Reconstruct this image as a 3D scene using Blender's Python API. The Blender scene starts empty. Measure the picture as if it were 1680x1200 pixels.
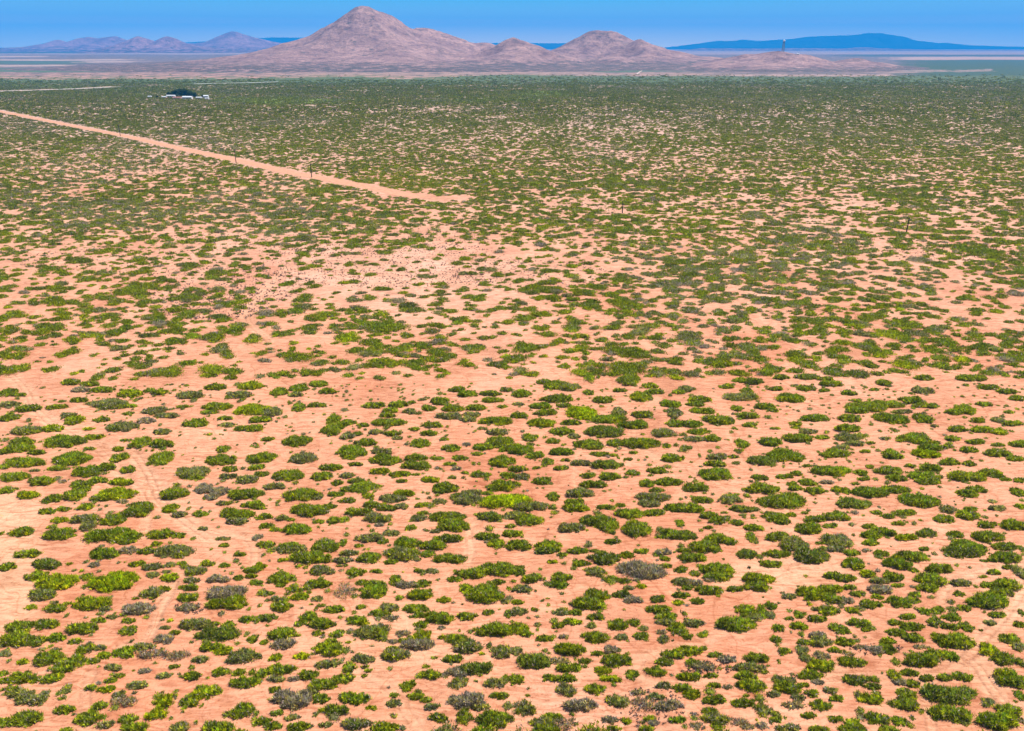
import bpy, math, random
import numpy as np

# ---------------------------------------------------------------- camera, sky, sun, exposure
scene = bpy.context.scene
COL = scene.collection
CAM_H = 95.0
FPX, CX, CY = 1250.0, 840.0, 600.0            # focal length and centre in pixels of the 1680x1200 photograph
HORIZON_ROW = 76.0
PITCH = math.atan((CY - HORIZON_ROW) / FPX)
CP, SP = math.cos(PITCH), math.sin(PITCH)

cam_data = bpy.data.cameras.new("camera")
cam_data.sensor_width = 36.0
cam_data.lens = 36.0 * FPX / 1680.0
cam_data.clip_start = 1.0
cam_data.clip_end = 120000.0
cam = bpy.data.objects.new("camera", cam_data)
cam.location = (0, 0, CAM_H)
cam.rotation_euler = (math.pi / 2 - PITCH, 0, 0)
COL.objects.link(cam)
scene.camera = cam

SUN_EL, SUN_AZ = math.radians(60), math.radians(62)      # azimuth clockwise from +Y (to the right, a little ahead)
world = bpy.data.worlds.new("World")
scene.world = world
world.use_nodes = True
wt = world.node_tree
bg = wt.nodes["Background"]
sky = wt.nodes.new("ShaderNodeTexSky")
sky.sky_type = 'NISHITA'
sky.sun_disc = False
sky.sun_elevation = SUN_EL
sky.sun_rotation = SUN_AZ
sky.altitude = 1400
sky.dust_density = 0.2
sky.ozone_density = 2.0
tc = wt.nodes.new("ShaderNodeTexCoord")
sx = wt.nodes.new("ShaderNodeSeparateXYZ")
wt.links.new(tc.outputs["Generated"], sx.inputs[0])
low = wt.nodes.new("ShaderNodeValToRGB")                  # the clear desert air close to the horizon
low.color_ramp.elements[0].position = 0.0
low.color_ramp.elements[0].color = (18.5, 13.0, 4.7, 1)
low.color_ramp.elements[1].position = 0.062
low.color_ramp.elements[1].color = (0.34, 3.45, 4.6, 1)
e = low.color_ramp.elements.new(0.03)
e.color = (3.4, 4.5, 4.6, 1)
wt.links.new(sx.outputs[2], low.inputs[0])
mr = wt.nodes.new("ShaderNodeMapRange")
mr.interpolation_type = 'SMOOTHSTEP'
mr.inputs[1].default_value = 0.07
mr.inputs[2].default_value = 0.35
wt.links.new(sx.outputs[2], mr.inputs[0])
mx = wt.nodes.new("ShaderNodeMix")
mx.data_type = 'RGBA'
wt.links.new(mr.outputs[0], mx.inputs[0])
wt.links.new(low.outputs[0], mx.inputs[6])
wt.links.new(sky.outputs[0], mx.inputs[7])
wt.links.new(mx.outputs[2], bg.inputs[0])
bg.inputs[1].default_value = 0.11

sun_data = bpy.data.lights.new("sun", 'SUN')
sun_data.energy = 4.6
sun_data.angle = math.radians(0.5)
sun_data.color = (1.0, 0.96, 0.90)
sun = bpy.data.objects.new("sun", sun_data)
sun.rotation_euler = (math.pi / 2 - SUN_EL, 0, -SUN_AZ + math.pi)
COL.objects.link(sun)

vs = scene.view_settings
vs.view_transform = 'Standard'
vs.look = 'None'
vs.gamma = 1.0
vs.use_curve_mapping = False
vs.exposure = 0.85
scene.cycles.max_bounces = 4
scene.cycles.diffuse_bounces = 2
scene.cycles.volume_bounces = 0
scene.cycles.transparent_max_bounces = 4

# ---------------------------------------------------------------- helpers
rng = np.random.default_rng(11)

def ray(px, py):
    dx, dz = px - CX, CY - py
    return dx, FPX * CP + dz * SP, -FPX * SP + dz * CP

def ground_at(px, py):
    """point of the plain seen at a photograph pixel"""
    dx, dy, dz = ray(px, py)
    t = CAM_H / -dz
    return dx * t, dy * t

def wall_at(px, py, Y):
    """point seen at a pixel on the upright plane that stands Y metres ahead"""
    dx, dy, dz = ray(px, py)
    t = Y / dy
    return dx * t, CAM_H + dz * t

def to_px(X, Y, Z=0.0):
    d = Y * CP - (Z - CAM_H) * SP
    d = np.where(d < 1, 1, d)
    return CX + FPX * X / d, CY - FPX * (Y * SP + (Z - CAM_H) * CP) / d

def _hash(ix, iy, seed):
    h = (ix.astype(np.int64) * 374761393 + iy.astype(np.int64) * 668265263 + seed * 144665) & 0x7fffffff
    h = ((h ^ (h >> 13)) * 1274126177) & 0x7fffffff
    return ((h ^ (h >> 16)) & 0xffff) / 65535.0

def vnoise(x, y, seed=0):
    ix, iy = np.floor(x), np.floor(y)
    fx, fy = x - ix, y - iy
    fx, fy = fx * fx * (3 - 2 * fx), fy * fy * (3 - 2 * fy)
    a, b = _hash(ix, iy, seed), _hash(ix + 1, iy, seed)
    c, d = _hash(ix, iy + 1, seed), _hash(ix + 1, iy + 1, seed)
    return (a + (b - a) * fx) * (1 - fy) + (c + (d - c) * fx) * fy

def fbm(x, y, seed=0, octaves=4):
    s, a, t = 0.0, 0.5, 0.0
    for k in range(octaves):
        s = s + a * vnoise(x * 2 ** k + 17.3 * k, y * 2 ** k - 9.1 * k, seed + k)
        t += a
        a *= 0.5
    return s / t

def smooth(a, b, x):
    t = np.clip((x - a) / (b - a), 0, 1)
    return t * t * (3 - 2 * t)

def mesh_from(name, verts, faces, cols=None, smooth_shade=False):
    """verts (n,3); faces (m,k) all of one size"""
    me = bpy.data.meshes.new(name)
    verts = np.ascontiguousarray(verts, dtype=np.float32)
    faces = np.ascontiguousarray(faces, dtype=np.int32)
    m, k = faces.shape
    me.vertices.add(len(verts))
    me.vertices.foreach_set("co", verts.ravel())
    me.loops.add(m * k)
    me.loops.foreach_set("vertex_index", faces.ravel())
    me.polygons.add(m)
    me.polygons.foreach_set("loop_start", np.arange(0, m * k, k, dtype=np.int32))
    me.polygons.foreach_set("use_smooth", np.full(m, smooth_shade))
    me.update(calc_edges=True)
    for nm, c in (cols or {}).items():
        if c.ndim == 1:
            a = me.attributes.new(nm, 'FLOAT', 'POINT')
            a.data.foreach_set("value", c.astype(np.float32))
        else:
            a = me.attributes.new(nm, 'FLOAT_COLOR', 'POINT')
            cc = np.ones((len(verts), 4), dtype=np.float32)
            cc[:, :3] = c
            a.data.foreach_set("color", cc.ravel())
    return me

def link(name, me, mat=None, parent=None, loc=(0, 0, 0)):
    o = bpy.data.objects.new(name, me)
    COL.objects.link(o)
    o.location = loc
    if mat is not None and me is not None and not me.materials:
        me.materials.append(mat)
    if parent is not None:
        o.parent = parent
    return o

def tag(o, label=None, cat=None, group=None, kind=None):
    if label: o["label"] = label
    if cat: o["category"] = cat
    if group: o["group"] = group
    if kind: o["kind"] = kind
    return o

class MB:
    """collects solid shapes into one mesh"""
    def __init__(self):
        self.v, self.f = [], []
    def add(self, vs_, fs):
        n = len(self.v)
        self.v += [tuple(p) for p in vs_]
        self.f += [tuple(i + n for i in q) for q in fs]
    def box(self, x0, y0, z0, x1, y1, z1):
        self.add([(x0, y0, z0), (x1, y0, z0), (x1, y1, z0), (x0, y1, z0), (x0, y0, z1), (x1, y0, z1), (x1, y1, z1), (x0, y1, z1)],
                 [(3, 2, 1, 0), (4, 5, 6, 7), (0, 1, 5, 4), (1, 2, 6, 5), (2, 3, 7, 6), (3, 0, 4, 7)])
    def tube(self, p, q, r0, r1, n=8):
        p, q = np.array(p, float), np.array(q, float)
        d = (q - p) / np.linalg.norm(q - p)
        a = np.cross(d, (0, 0, 1) if abs(d[2]) < .9 else (1, 0, 0)); a /= np.linalg.norm(a)
        b = np.cross(d, a)
        vv = []
        for c, r in ((p, r0), (q, r1)):
            for i in range(n):
                t = 2 * math.pi * i / n
                vv.append(c + r * (math.cos(t) * a + math.sin(t) * b))
        fs = [(i, (i + 1) % n, n + (i + 1) % n, n + i) for i in range(n)]
        fs += [tuple(range(n - 1, -1, -1)), tuple(range(n, 2 * n))]
        self.add(vv, fs)
    def build(self, name, mat, parent=None, loc=(0, 0, 0)):
        me = bpy.data.meshes.new(name)
        me.from_pydata(self.v, [], self.f)
        me.update()
        return link(name, me, mat, parent, loc)

# ---------------------------------------------------------------- materials
def new_mat(name):
    m = bpy.data.materials.new(name)
    m.use_nodes = True
    nt = m.node_tree
    bsdf = nt.nodes["Principled BSDF"]
    bsdf.inputs["Specular IOR Level"].default_value = 0.15
    return m, nt, bsdf

def N(nt, kind, **kw):
    n = nt.nodes.new(kind)
    for k, v in kw.items():
        setattr(n, k, v)
    return n

def plain(name, rgb, rough=0.8, var=0.15, scale=3.0, metal=0.0):
    m, nt, b = new_mat(name)
    tcn = N(nt, "ShaderNodeTexCoord")
    nz = N(nt, "ShaderNodeTexNoise"); nz.inputs["Scale"].default_value = scale; nz.inputs["Detail"].default_value = 4
    nt.links.new(tcn.outputs["Object"], nz.inputs["Vector"])
    r = N(nt, "ShaderNodeValToRGB")
    r.color_ramp.elements[0].position, r.color_ramp.elements[1].position = 0.3, 0.7
    r.color_ramp.elements[0].color = tuple(c * (1 - var) for c in rgb) + (1,)
    r.color_ramp.elements[1].color = tuple(min(1, c * (1 + var)) for c in rgb) + (1,)
    nt.links.new(nz.outputs[0], r.inputs[0])
    nt.links.new(r.outputs[0], b.inputs["Base Color"])
    b.inputs["Roughness"].default_value = rough
    b.inputs["Metallic"].default_value = metal
    return m

# foliage: colour carried by each leaf, light coming through
M_LEAF, nt, b = new_mat("leaves")
at = N(nt, "ShaderNodeAttribute", attribute_name="leaf_colour")
dif = N(nt, "ShaderNodeBsdfDiffuse"); trn = N(nt, "ShaderNodeBsdfTranslucent"); mixs = N(nt, "ShaderNodeMixShader")
mixs.inputs[0].default_value = 0.42
nt.links.new(at.outputs["Color"], dif.inputs[0]); nt.links.new(at.outputs["Color"], trn.inputs[0])
nt.links.new(dif.outputs[0], mixs.inputs[1]); nt.links.new(trn.outputs[0], mixs.inputs[2])
nt.links.new(mixs.outputs[0], nt.nodes["Material Output"].inputs[0])
nt.nodes.remove(b)
M_TWIG = plain("grey_twigs", (0.15, 0.115, 0.105), 0.9, 0.3, 4)

# ground
M_GROUND, nt, b = new_mat("desert_ground")
b.inputs["Roughness"].default_value = 0.95
geo = N(nt, "ShaderNodeNewGeometry")
def noise(scale, detail=4, rough=0.55, mapping=None, dist=0.0):
    n = N(nt, "ShaderNodeTexNoise")
    n.inputs["Scale"].default_value = scale
    n.inputs["Detail"].default_value = detail
    n.inputs["Roughness"].default_value = rough
    n.inputs["Distortion"].default_value = dist
    nt.links.new((mapping or geo).outputs[0], n.inputs["Vector"])
    return n
def mapping(rot, sc):
    m = N(nt, "ShaderNodeMapping")
    m.inputs["Rotation"].default_value = (0, 0, math.radians(rot))
    m.inputs["Scale"].default_value = sc
    nt.links.new(geo.outputs[0], m.inputs[0])
    return m
def ramp(src, stops):
    r = N(nt, "ShaderNodeValToRGB")
    els = r.color_ramp.elements
    els[0].position, els[0].color = stops[0][0], tuple(stops[0][1]) + (1,)
    els[1].position, els[1].color = stops[-1][0], tuple(stops[-1][1]) + (1,)
    for p, c in stops[1:-1]:
        els.new(p).color = tuple(c) + (1,)
    nt.links.new(src, r.inputs[0])
    return r
def mixc(kind, fac, a, bb):
    m = N(nt, "ShaderNodeMix", data_type='RGBA', blend_type=kind)
    if isinstance(fac, float): m.inputs[0].default_value = fac
    else: nt.links.new(fac, m.inputs[0])
    nt.links.new(a, m.inputs[6]); nt.links.new(bb, m.inputs[7])
    return m.outputs[2]
def math_(op, a, bb=None):
    m = N(nt, "ShaderNodeMath", operation=op)
    for i, v in enumerate((a, bb)):
        if v is None: continue
        if isinstance(v, float): m.inputs[i].default_value = v
        else: nt.links.new(v, m.inputs[i])
    return m.outputs[0]
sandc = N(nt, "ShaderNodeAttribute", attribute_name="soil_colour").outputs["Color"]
vegc = N(nt, "ShaderNodeAttribute", attribute_name="scrub_colour").outputs["Color"]
vega = N(nt, "ShaderNodeAttribute", attribute_name="scrub_cover").outputs["Fac"]
big = ramp(noise(0.035, 4).outputs[0], [(0.3, (.86, .80, .76)), (0.5, (1, 1, 1)), (0.72, (1.1, 1.14, 1.2))])
streak = ramp(noise(1.0, 5, 0.6, mapping(10, (0.13, 0.55, 1)), 2.4).outputs[0],
              [(0.30, (.72, .60, .52)), (0.44, (.90, .84, .80)), (0.52, (1, 1, 1)), (0.72, (1.10, 1.14, 1.15))])
streak2 = ramp(noise(1.0, 4, 0.6, mapping(-34, (0.09, 0.42, 1)), 2.6).outputs[0],
               [(0.32, (.80, .69, .62)), (0.46, (1, 1, 1)), (0.70, (1.06, 1.08, 1.10))])
fine = ramp(noise(2.6, 5, 0.7).outputs[0], [(0.28, (.72, .68, .66)), (0.48, (1, 1, 1)), (0.8, (1.08, 1.08, 1.08))])
c = mixc('MULTIPLY', 1.0, sandc, big.outputs[0])
c = mixc('MULTIPLY', 1.0, c, streak.outputs[0])
c = mixc('MULTIPLY', 1.0, c, streak2.outputs[0])
c = mixc('MULTIPLY', 1.0, c, fine.outputs[0])
def meander(scale, width, rgb, dist):
    a = math_('ABSOLUTE', math_('SUBTRACT', noise(scale, 3, 0.5, None, dist).outputs[0], 0.5))
    return ramp(a, [(0.0, rgb), (width, (1, 1, 1))]).outputs[0]
c = mixc('MULTIPLY', 1.0, c, meander(0.045, 0.010, (.84, .76, .70), 0.5))      # foot trails and runnels
c = mixc('MULTIPLY', 1.0, c, meander(0.11, 0.012, (.88, .82, .77), 0.8))
c = mixc('MULTIPLY', 1.0, c, meander(0.028, 0.014, (1.10, 1.13, 1.15), 0.6))
litter = ramp(noise(1.4, 2, 0.5).outputs[0], [(0.66, (1, 1, 1)), (0.72, (.72, .62, .55))])
c = mixc('MULTIPLY', 1.0, c, litter.outputs[0])
# scrub too far off and too small to stand as separate shrubs
cl = noise(0.016, 9, 0.72, None, 0.4).outputs[0]
th = math_('SUBTRACT', math_('ADD', cl, vega), 1.0)          # > 0 where scrub grows, cover 0.5 -> half
msk = N(nt, "ShaderNodeMapRange"); msk.inputs[1].default_value = -0.03; msk.inputs[2].default_value = 0.03
nt.links.new(th, msk.inputs[0])
vtone = ramp(noise(0.05, 5, 0.7).outputs[0], [(0.3, (.6, .6, .75)), (0.5, (1, 1, 1)), (0.75, (1.5, 1.35, 1.1))])
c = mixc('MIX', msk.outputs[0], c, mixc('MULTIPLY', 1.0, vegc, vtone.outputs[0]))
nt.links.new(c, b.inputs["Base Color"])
bmp = N(nt, "ShaderNodeBump"); bmp.inputs["Strength"].default_value = 0.35; bmp.inputs["Distance"].default_value = 0.25
nt.links.new(math_('ADD', streak.outputs[0], math_('MULTIPLY', fine.outputs[0], 0.5)), bmp.inputs["Height"])
nt.links.new(bmp.outputs[0], b.inputs["Normal"])

def road_mat(name, rgb):
    m, nt2, bb = new_mat(name)
    g = N(nt2, "ShaderNodeNewGeometry")
    n1 = N(nt2, "ShaderNodeTexNoise"); n1.inputs["Scale"].default_value = 0.35; n1.inputs["Detail"].default_value = 6
    nt2.links.new(g.outputs[0], n1.inputs["Vector"])
    r = N(nt2, "ShaderNodeValToRGB")
    r.color_ramp.elements[0].position, r.color_ramp.elements[1].position = 0.32, 0.65
    r.color_ramp.elements[0].color = tuple(x * .78 for x in rgb) + (1,)
    r.color_ramp.elements[1].color = tuple(min(1, x * 1.1) for x in rgb) + (1,)
    nt2.links.new(n1.outputs[0], r.inputs[0]); nt2.links.new(r.outputs[0], bb.inputs["Base Color"])
    bb.inputs["Roughness"].default_value = 0.95
    return m

def rock_mat(name, light, dark, sc, scrub, scrub_amt):
    """desert hill: mottled scree and bedrock with dark scrub dots and pale gullies"""
    m, nt2, bb = new_mat(name)
    g = N(nt2, "ShaderNodeNewGeometry")
    def nz(s, d=5, r=.6, vec=None):
        n = N(nt2, "ShaderNodeTexNoise"); n.inputs["Scale"].default_value = s; n.inputs["Detail"].default_value = d
        n.inputs["Roughness"].default_value = r
        nt2.links.new((vec or g).outputs[0], n.inputs["Vector"]); return n.outputs[0]
    def rp(src, st):
        r = N(nt2, "ShaderNodeValToRGB"); el = r.color_ramp.elements
        el[0].position, el[0].color = st[0][0], tuple(st[0][1]) + (1,)
        el[1].position, el[1].color = st[-1][0], tuple(st[-1][1]) + (1,)
        for p, cc in st[1:-1]: el.new(p).color = tuple(cc) + (1,)
        nt2.links.new(src, r.inputs[0]); return r.outputs[0]
    def mxx(f, a, b2, k='MIX'):
        mm = N(nt2, "ShaderNodeMix", data_type='RGBA', blend_type=k)
        if isinstance(f, float): mm.inputs[0].default_value = f
        else: nt2.links.new(f, mm.inputs[0])
        nt2.links.new(a, mm.inputs[6]); nt2.links.new(b2, mm.inputs[7]); return mm.outputs[2]
    mid = tuple((a + b2) / 2 for a, b2 in zip(light, dark))
    c1 = rp(nz(1 / sc, 6, .7), [(.33, dark), (.5, mid), (.66, light)])
    c2 = rp(nz(6 / sc, 4, .7), [(.36, (.66, .64, .68)), (.5, (1, 1, 1)), (.68, (1.2, 1.18, 1.15))])
    c = mxx(1.0, c1, c2, 'MULTIPLY')
    at2 = N(nt2, "ShaderNodeAttribute", attribute_name="apron")           # 1 on the gentle scrubby foot slopes
    scr = N(nt2, "ShaderNodeRGB"); scr.outputs[0].default_value = tuple(scrub) + (1,)
    add = N(nt2, "ShaderNodeMath", operation='MULTIPLY_ADD')
    nt2.links.new(at2.outputs["Fac"], add.inputs[0]); add.inputs[1].default_value = 0.15; add.inputs[2].default_value = scrub_amt
    n3 = N(nt2, "ShaderNodeMath", operation='ADD')
    nt2.links.new(nz(2.2 / sc, 6, .75), n3.inputs[0]); nt2.links.new(add.outputs[0], n3.inputs[1])
    k = N(nt2, "ShaderNodeMapRange"); k.inputs[1].default_value = .74; k.inputs[2].default_value = .86
    nt2.links.new(n3.outputs[0], k.inputs[0])
    c = mxx(k.outputs[0], c, scr.outputs[0])
    nt2.links.new(c, bb.inputs["Base Color"])
    bb.inputs["Roughness"].default_value = 0.95
    bp = N(nt2, "ShaderNodeBump"); bp.inputs["Strength"].default_value = 1.0; bp.inputs["Distance"].default_value = sc * .12
    nt2.links.new(nz(3 / sc, 8, .75), bp.inputs["Height"]); nt2.links.new(bp.outputs[0], bb.inputs["Normal"])
    return m
# Shrubs surveyed from the photograph, per survey sheet: x y width height kind
# kinds: Y vivid, y bright, h yellowish, g mid green, e deep green, d dark, o olive grey, m mauve dry twigs, s sparse dry
SHEETS = [
(0, 900, 4, """180 40 165 65 g;50 118 125 65 g;310 105 190 80 d;455 105 50 30 y;560 95 40 25 o;620 110 75 45 m;250 178 160 75 g;380 215 270 130 y;490 145 45 25 o;540 150 45 25 g;575 185 105 60 g;755 205 300 140 Y;690 35 210 80 e;845 22 150 55 m;975 22 130 65 g;1155 25 255 95 o;905 108 110 35 y;1000 125 135 50 o;1115 115 85 40 o;1195 105 70 40 g;1010 172 90 55 o;1090 160 60 25 o;1110 195 125 55 y;1280 155 160 70 o;1360 105 110 45 g;1470 117 90 28 g;1575 42 85 40 g;1650 140 110 55 g;1260 215 115 50 o;1435 205 145 60 m;1565 198 75 45 g;1665 225 60 45 g;1650 185 80 30 y;1240 262 135 50 g;1235 318 160 70 g;1480 285 280 105 m;1500 360 260 75 h;1400 360 110 60 o;1235 385 160 60 s;1000 290 150 90 o;1075 268 85 45 y;890 330 55 30 g;915 395 210 85 m;265 310 200 70 o;205 380 90 45 h;375 385 160 70 g;355 352 60 25 o;440 357 60 25 g;610 358 245 90 h;700 392 90 45 o;650 470 110 50 h;735 450 90 30 o;565 452 35 20 o;125 508 190 80 g;300 488 180 85 g;115 590 230 100 g;235 600 130 85 g;365 578 130 70 e;540 525 215 80 g;850 478 100 40 g;845 538 120 75 g;1070 467 35 15 o;1118 468 55 35 y;1085 518 70 30 o;1155 548 90 35 g;1075 590 140 80 m;1295 490 210 90 o;1500 500 100 60 g;1430 560 280 100 d;1400 490 80 40 g;1630 465 120 55 g;1660 590 70 70 g;500 605 100 50 g;570 655 130 90 g;660 655 90 50 o;680 705 110 60 h;615 742 90 50 g;280 655 60 35 o;35 685 90 45 o;150 735 90 45 y;330 715 220 100 g;480 740 180 90 g;370 660 70 30 o;400 790 160 70 g;20 815 80 45 g;150 835 180 90 g;60 865 130 50 g;340 850 150 80 g;235 855 80 60 g;740 780 125 60 o;780 835 80 30 g;725 865 85 45 g;655 880 55 35 m;595 912 75 45 g;695 922 120 55 y;820 680 155 90 e;960 640 150 50 o;1000 690 200 60 s;1165 700 200 75 s;1020 750 45 20 o;1320 728 130 55 o;950 803 90 40 m;1145 775 80 30 g;1085 832 120 50 o;1255 837 140 55 g;895 897 145 60 o;790 955 100 60 o;820 1000 200 80 s;1395 650 160 60 g;1460 675 135 65 y;1600 715 230 115 o;1450 812 125 75 g;1570 812 95 60 g;1600 885 180 85 e;1655 815 60 60 g;20 920 40 40 g;440 935 70 45 o;405 987 65 30 y;130 950 190 70 o;200 990 210 90 o;290 960 110 80 o;190 1100 200 130 g;30 1135 110 75 g;425 1062 150 60 g;650 1030 100 80 g;590 1110 200 100 g;700 1150 130 60 o;840 1110 140 80 g;870 1175 200 60 g;1080 990 150 105 y;1025 1085 145 85 y;1240 1000 150 100 g;1350 940 200 110 h;1590 1060 180 110 e;1185 1170 145 90 o;1430 1175 210 80 g;440 1195 90 20 g;1670 1150 50 50 g"""),
(420, 900, 4, """240 5 190 50 o;450 -5 180 45 g;365 65 260 60 g;615 30 130 45 o;580 78 125 50 o;750 65 165 85 g;880 85 100 40 g;960 35 260 70 o;1130 30 100 60 g;1055 70 65 30 o;1270 65 190 75 g;20 120 100 70 y;15 228 60 45 g;175 75 70 30 y;280 115 50 35 y;405 120 60 20 o;440 145 165 70 o;550 115 50 20 g;560 145 50 25 m;170 195 200 95 g;410 235 170 60 g;165 245 70 25 g;265 273 105 50 g;345 292 50 25 g;90 300 70 35 g;280 325 140 40 y;400 335 90 45 o;140 340 100 40 o;165 385 150 70 g;75 455 125 65 d;300 398 40 12 m;365 373 35 20 g;430 380 60 20 g;520 400 150 60 g;655 155 130 70 g;790 148 90 35 g;580 270 150 120 s;700 225 90 50 g;920 205 110 80 g;780 265 210 120 e;940 320 60 40 g;1000 240 150 50 m;1080 300 190 60 g;1095 225 130 60 g;1075 145 80 30 g;1155 145 90 40 o;1405 165 200 75 g;1305 200 110 45 g;1590 130 260 100 g;1385 260 110 75 y;1500 290 270 130 g;1580 215 120 50 g;1235 330 110 45 y;1298 355 35 18 o;1355 366 25 8 o;1660 255 40 45 g;1635 345 60 45 o;690 385 70 40 g;860 385 150 70 o;810 430 140 45 g;895 455 120 45 s;665 480 160 75 e;760 550 260 90 o;820 590 90 50 o;965 555 100 50 m;1050 390 180 55 g;1070 435 110 50 g;1200 450 210 90 g;1090 495 110 55 g;1215 515 60 30 m;1390 440 130 60 g;1525 415 80 45 g;1655 425 60 65 d;1597 397 20 8 o;340 455 150 75 e;430 500 190 60 g;290 500 90 30 g;405 560 85 45 g;540 565 110 55 g;185 565 220 65 g;175 630 180 80 m;55 618 60 40 y;10 575 25 60 g;610 625 50 30 y;765 647 35 12 m;1100 580 150 110 h;970 605 90 45 g;1050 630 230 60 m;900 610 70 35 m;1290 580 180 75 g;1385 635 230 80 o;1555 530 270 90 g;1610 660 160 100 o;1485 685 55 30 y;920 695 200 90 o;900 660 90 45 y;1170 713 55 20 g;1288 715 140 70 g;475 670 210 90 h;490 620 100 50 g;580 670 60 30 g;635 690 35 20 o;305 712 120 45 y;130 720 95 65 y;10 700 40 90 g;470 768 150 60 o;705 730 150 60 o;615 775 90 90 g;525 738 45 25 g;715 782 55 28 g;740 808 60 22 g;712 838 45 28 g;345 830 145 70 g;570 858 150 80 g;170 800 190 85 g;50 820 130 70 g;20 870 60 60 g;130 862 120 50 o;250 860 80 40 m;430 905 190 80 g;130 930 90 50 g;240 985 270 130 m;430 990 130 80 g;360 940 120 60 o;140 1085 90 45 g;240 1115 110 50 o;55 1130 120 60 g;110 1170 130 60 g;275 1180 170 60 g;645 988 210 90 e;515 1072 190 80 g;755 1048 75 40 y;875 910 25 12 m;910 958 65 35 g;900 1010 110 60 o;1000 890 120 85 h;1050 960 110 60 g;1120 985 90 45 g;1115 770 60 40 g;1145 825 155 75 g;1320 800 150 90 m;1450 785 220 80 d;1330 880 120 100 o;1240 830 60 50 m;1570 880 150 70 o;1650 845 80 60 g;1390 990 250 130 m;1370 1090 130 110 g;1480 1040 120 60 o;1595 960 120 55 g;1160 1032 120 55 o;1200 1105 135 70 g;1580 1120 240 105 g;1650 1035 70 60 o;660 1150 190 90 o;455 1165 85 40 o;850 1180 180 50 g;5 1080 50 50 g"""),
(840, 900, 4, """45 135 105 75 d;220 15 170 45 d;330 38 70 35 g;435 18 140 45 g;540 18 70 25 g;600 65 220 90 d;750 40 110 55 h;460 100 120 55 g;540 155 150 80 o;650 205 120 55 g;735 215 80 45 g;810 212 60 25 m;845 140 350 120 m;1010 112 90 40 g;850 15 100 45 g;985 20 130 45 m;1005 65 80 40 g;1130 10 110 30 g;1180 55 190 60 g;1230 2 100 30 g;1340 15 80 40 g;1105 135 105 55 g;1195 160 70 45 g;1345 130 250 85 e;1350 180 200 50 g;1310 205 100 25 m;1540 38 150 75 d;1665 95 90 60 g;1660 35 50 45 d;1553 127 35 20 o;1610 195 190 70 h;1600 245 170 80 g;1470 262 120 50 g;1290 275 190 65 g;1155 258 85 40 g;1115 220 140 60 o;1190 225 130 40 m;265 87 75 30 y;140 192 165 70 g;10 210 50 30 g;65 260 140 60 o;110 295 30 20 m;325 190 155 75 g;300 240 130 65 e;845 253 80 35 y;765 263 80 35 o;555 310 180 85 g;510 365 230 90 g;720 305 130 60 d;795 345 130 55 m;950 335 105 55 d;980 320 50 40 g;1110 308 120 50 g;1090 355 80 45 y;1215 343 105 55 g;1145 370 40 30 m;1530 400 150 90 g;1640 400 90 120 e;1475 485 250 110 e;1590 450 120 80 o;40 350 80 45 h;45 410 120 75 o;150 403 60 30 g;235 330 35 15 y;205 338 20 8 o;340 352 40 15 o;735 410 25 10 o;165 443 45 25 o;315 418 110 65 o;410 422 110 50 g;50 515 130 90 h;95 553 110 45 g;170 495 55 40 o;305 500 100 45 h;400 487 120 40 h;555 457 125 45 g;515 515 70 30 o;700 495 150 85 g;800 480 75 60 g;960 405 170 50 g;1010 450 150 55 g;1010 490 140 40 o;1090 525 150 90 g;1150 570 90 50 g;1200 485 150 55 o;1145 460 50 20 g;860 522 70 40 o;845 570 105 60 g;980 545 80 40 s;995 590 100 65 o;1250 557 80 45 g;540 575 190 85 g;710 578 110 45 o;340 577 65 30 m;215 585 125 55 g;390 660 210 70 h;30 665 90 70 o;140 725 210 110 d;310 730 150 60 s;210 765 100 40 d;560 688 90 40 g;485 733 90 50 g;660 660 120 70 m;690 730 200 90 g;380 785 160 55 g;600 795 130 75 h;650 850 140 50 y;785 815 90 70 g;940 800 150 75 g;995 735 130 60 g;1060 690 160 80 g;1165 660 160 90 h;1260 650 60 35 g;250 840 100 60 g;350 850 160 60 g;360 915 150 100 o;555 918 150 80 g;30 850 100 90 g;1335 690 100 45 g;1410 715 130 60 m;1425 770 40 25 g;1185 740 120 40 g;1260 760 150 70 s;1165 835 160 60 h;1305 825 100 35 g;1600 710 180 60 g;1560 775 200 55 o;1545 835 170 60 g;1660 800 60 40 g;1570 895 210 60 g;1330 895 90 35 g;1420 905 80 35 s;990 900 120 55 o;1120 910 130 65 g;1180 955 140 70 h;1320 995 160 60 g;1540 960 60 30 g;105 958 45 25 g;80 1035 170 115 o;440 1025 230 90 m;690 985 160 100 o;830 940 120 40 s;850 1010 200 120 s;940 975 120 50 o;1040 1030 180 60 m;1510 1010 160 60 g;1640 1050 110 110 o;1290 1065 110 60 g;1330 1110 180 90 o;1340 1165 80 60 g;1195 1090 60 40 m;1480 1130 150 80 s;1210 1170 120 60 s;250 1100 160 60 g;200 1140 180 70 o;340 1140 200 100 s;230 1185 200 50 g;645 1120 120 55 m;750 1125 75 50 y;670 1175 90 45 g;905 1110 90 40 g;930 1140 80 30 m;885 1178 110 50 g;1085 1128 115 55 e;1550 1170 90 50 s;1640 1160 90 50 m"""),
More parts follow.
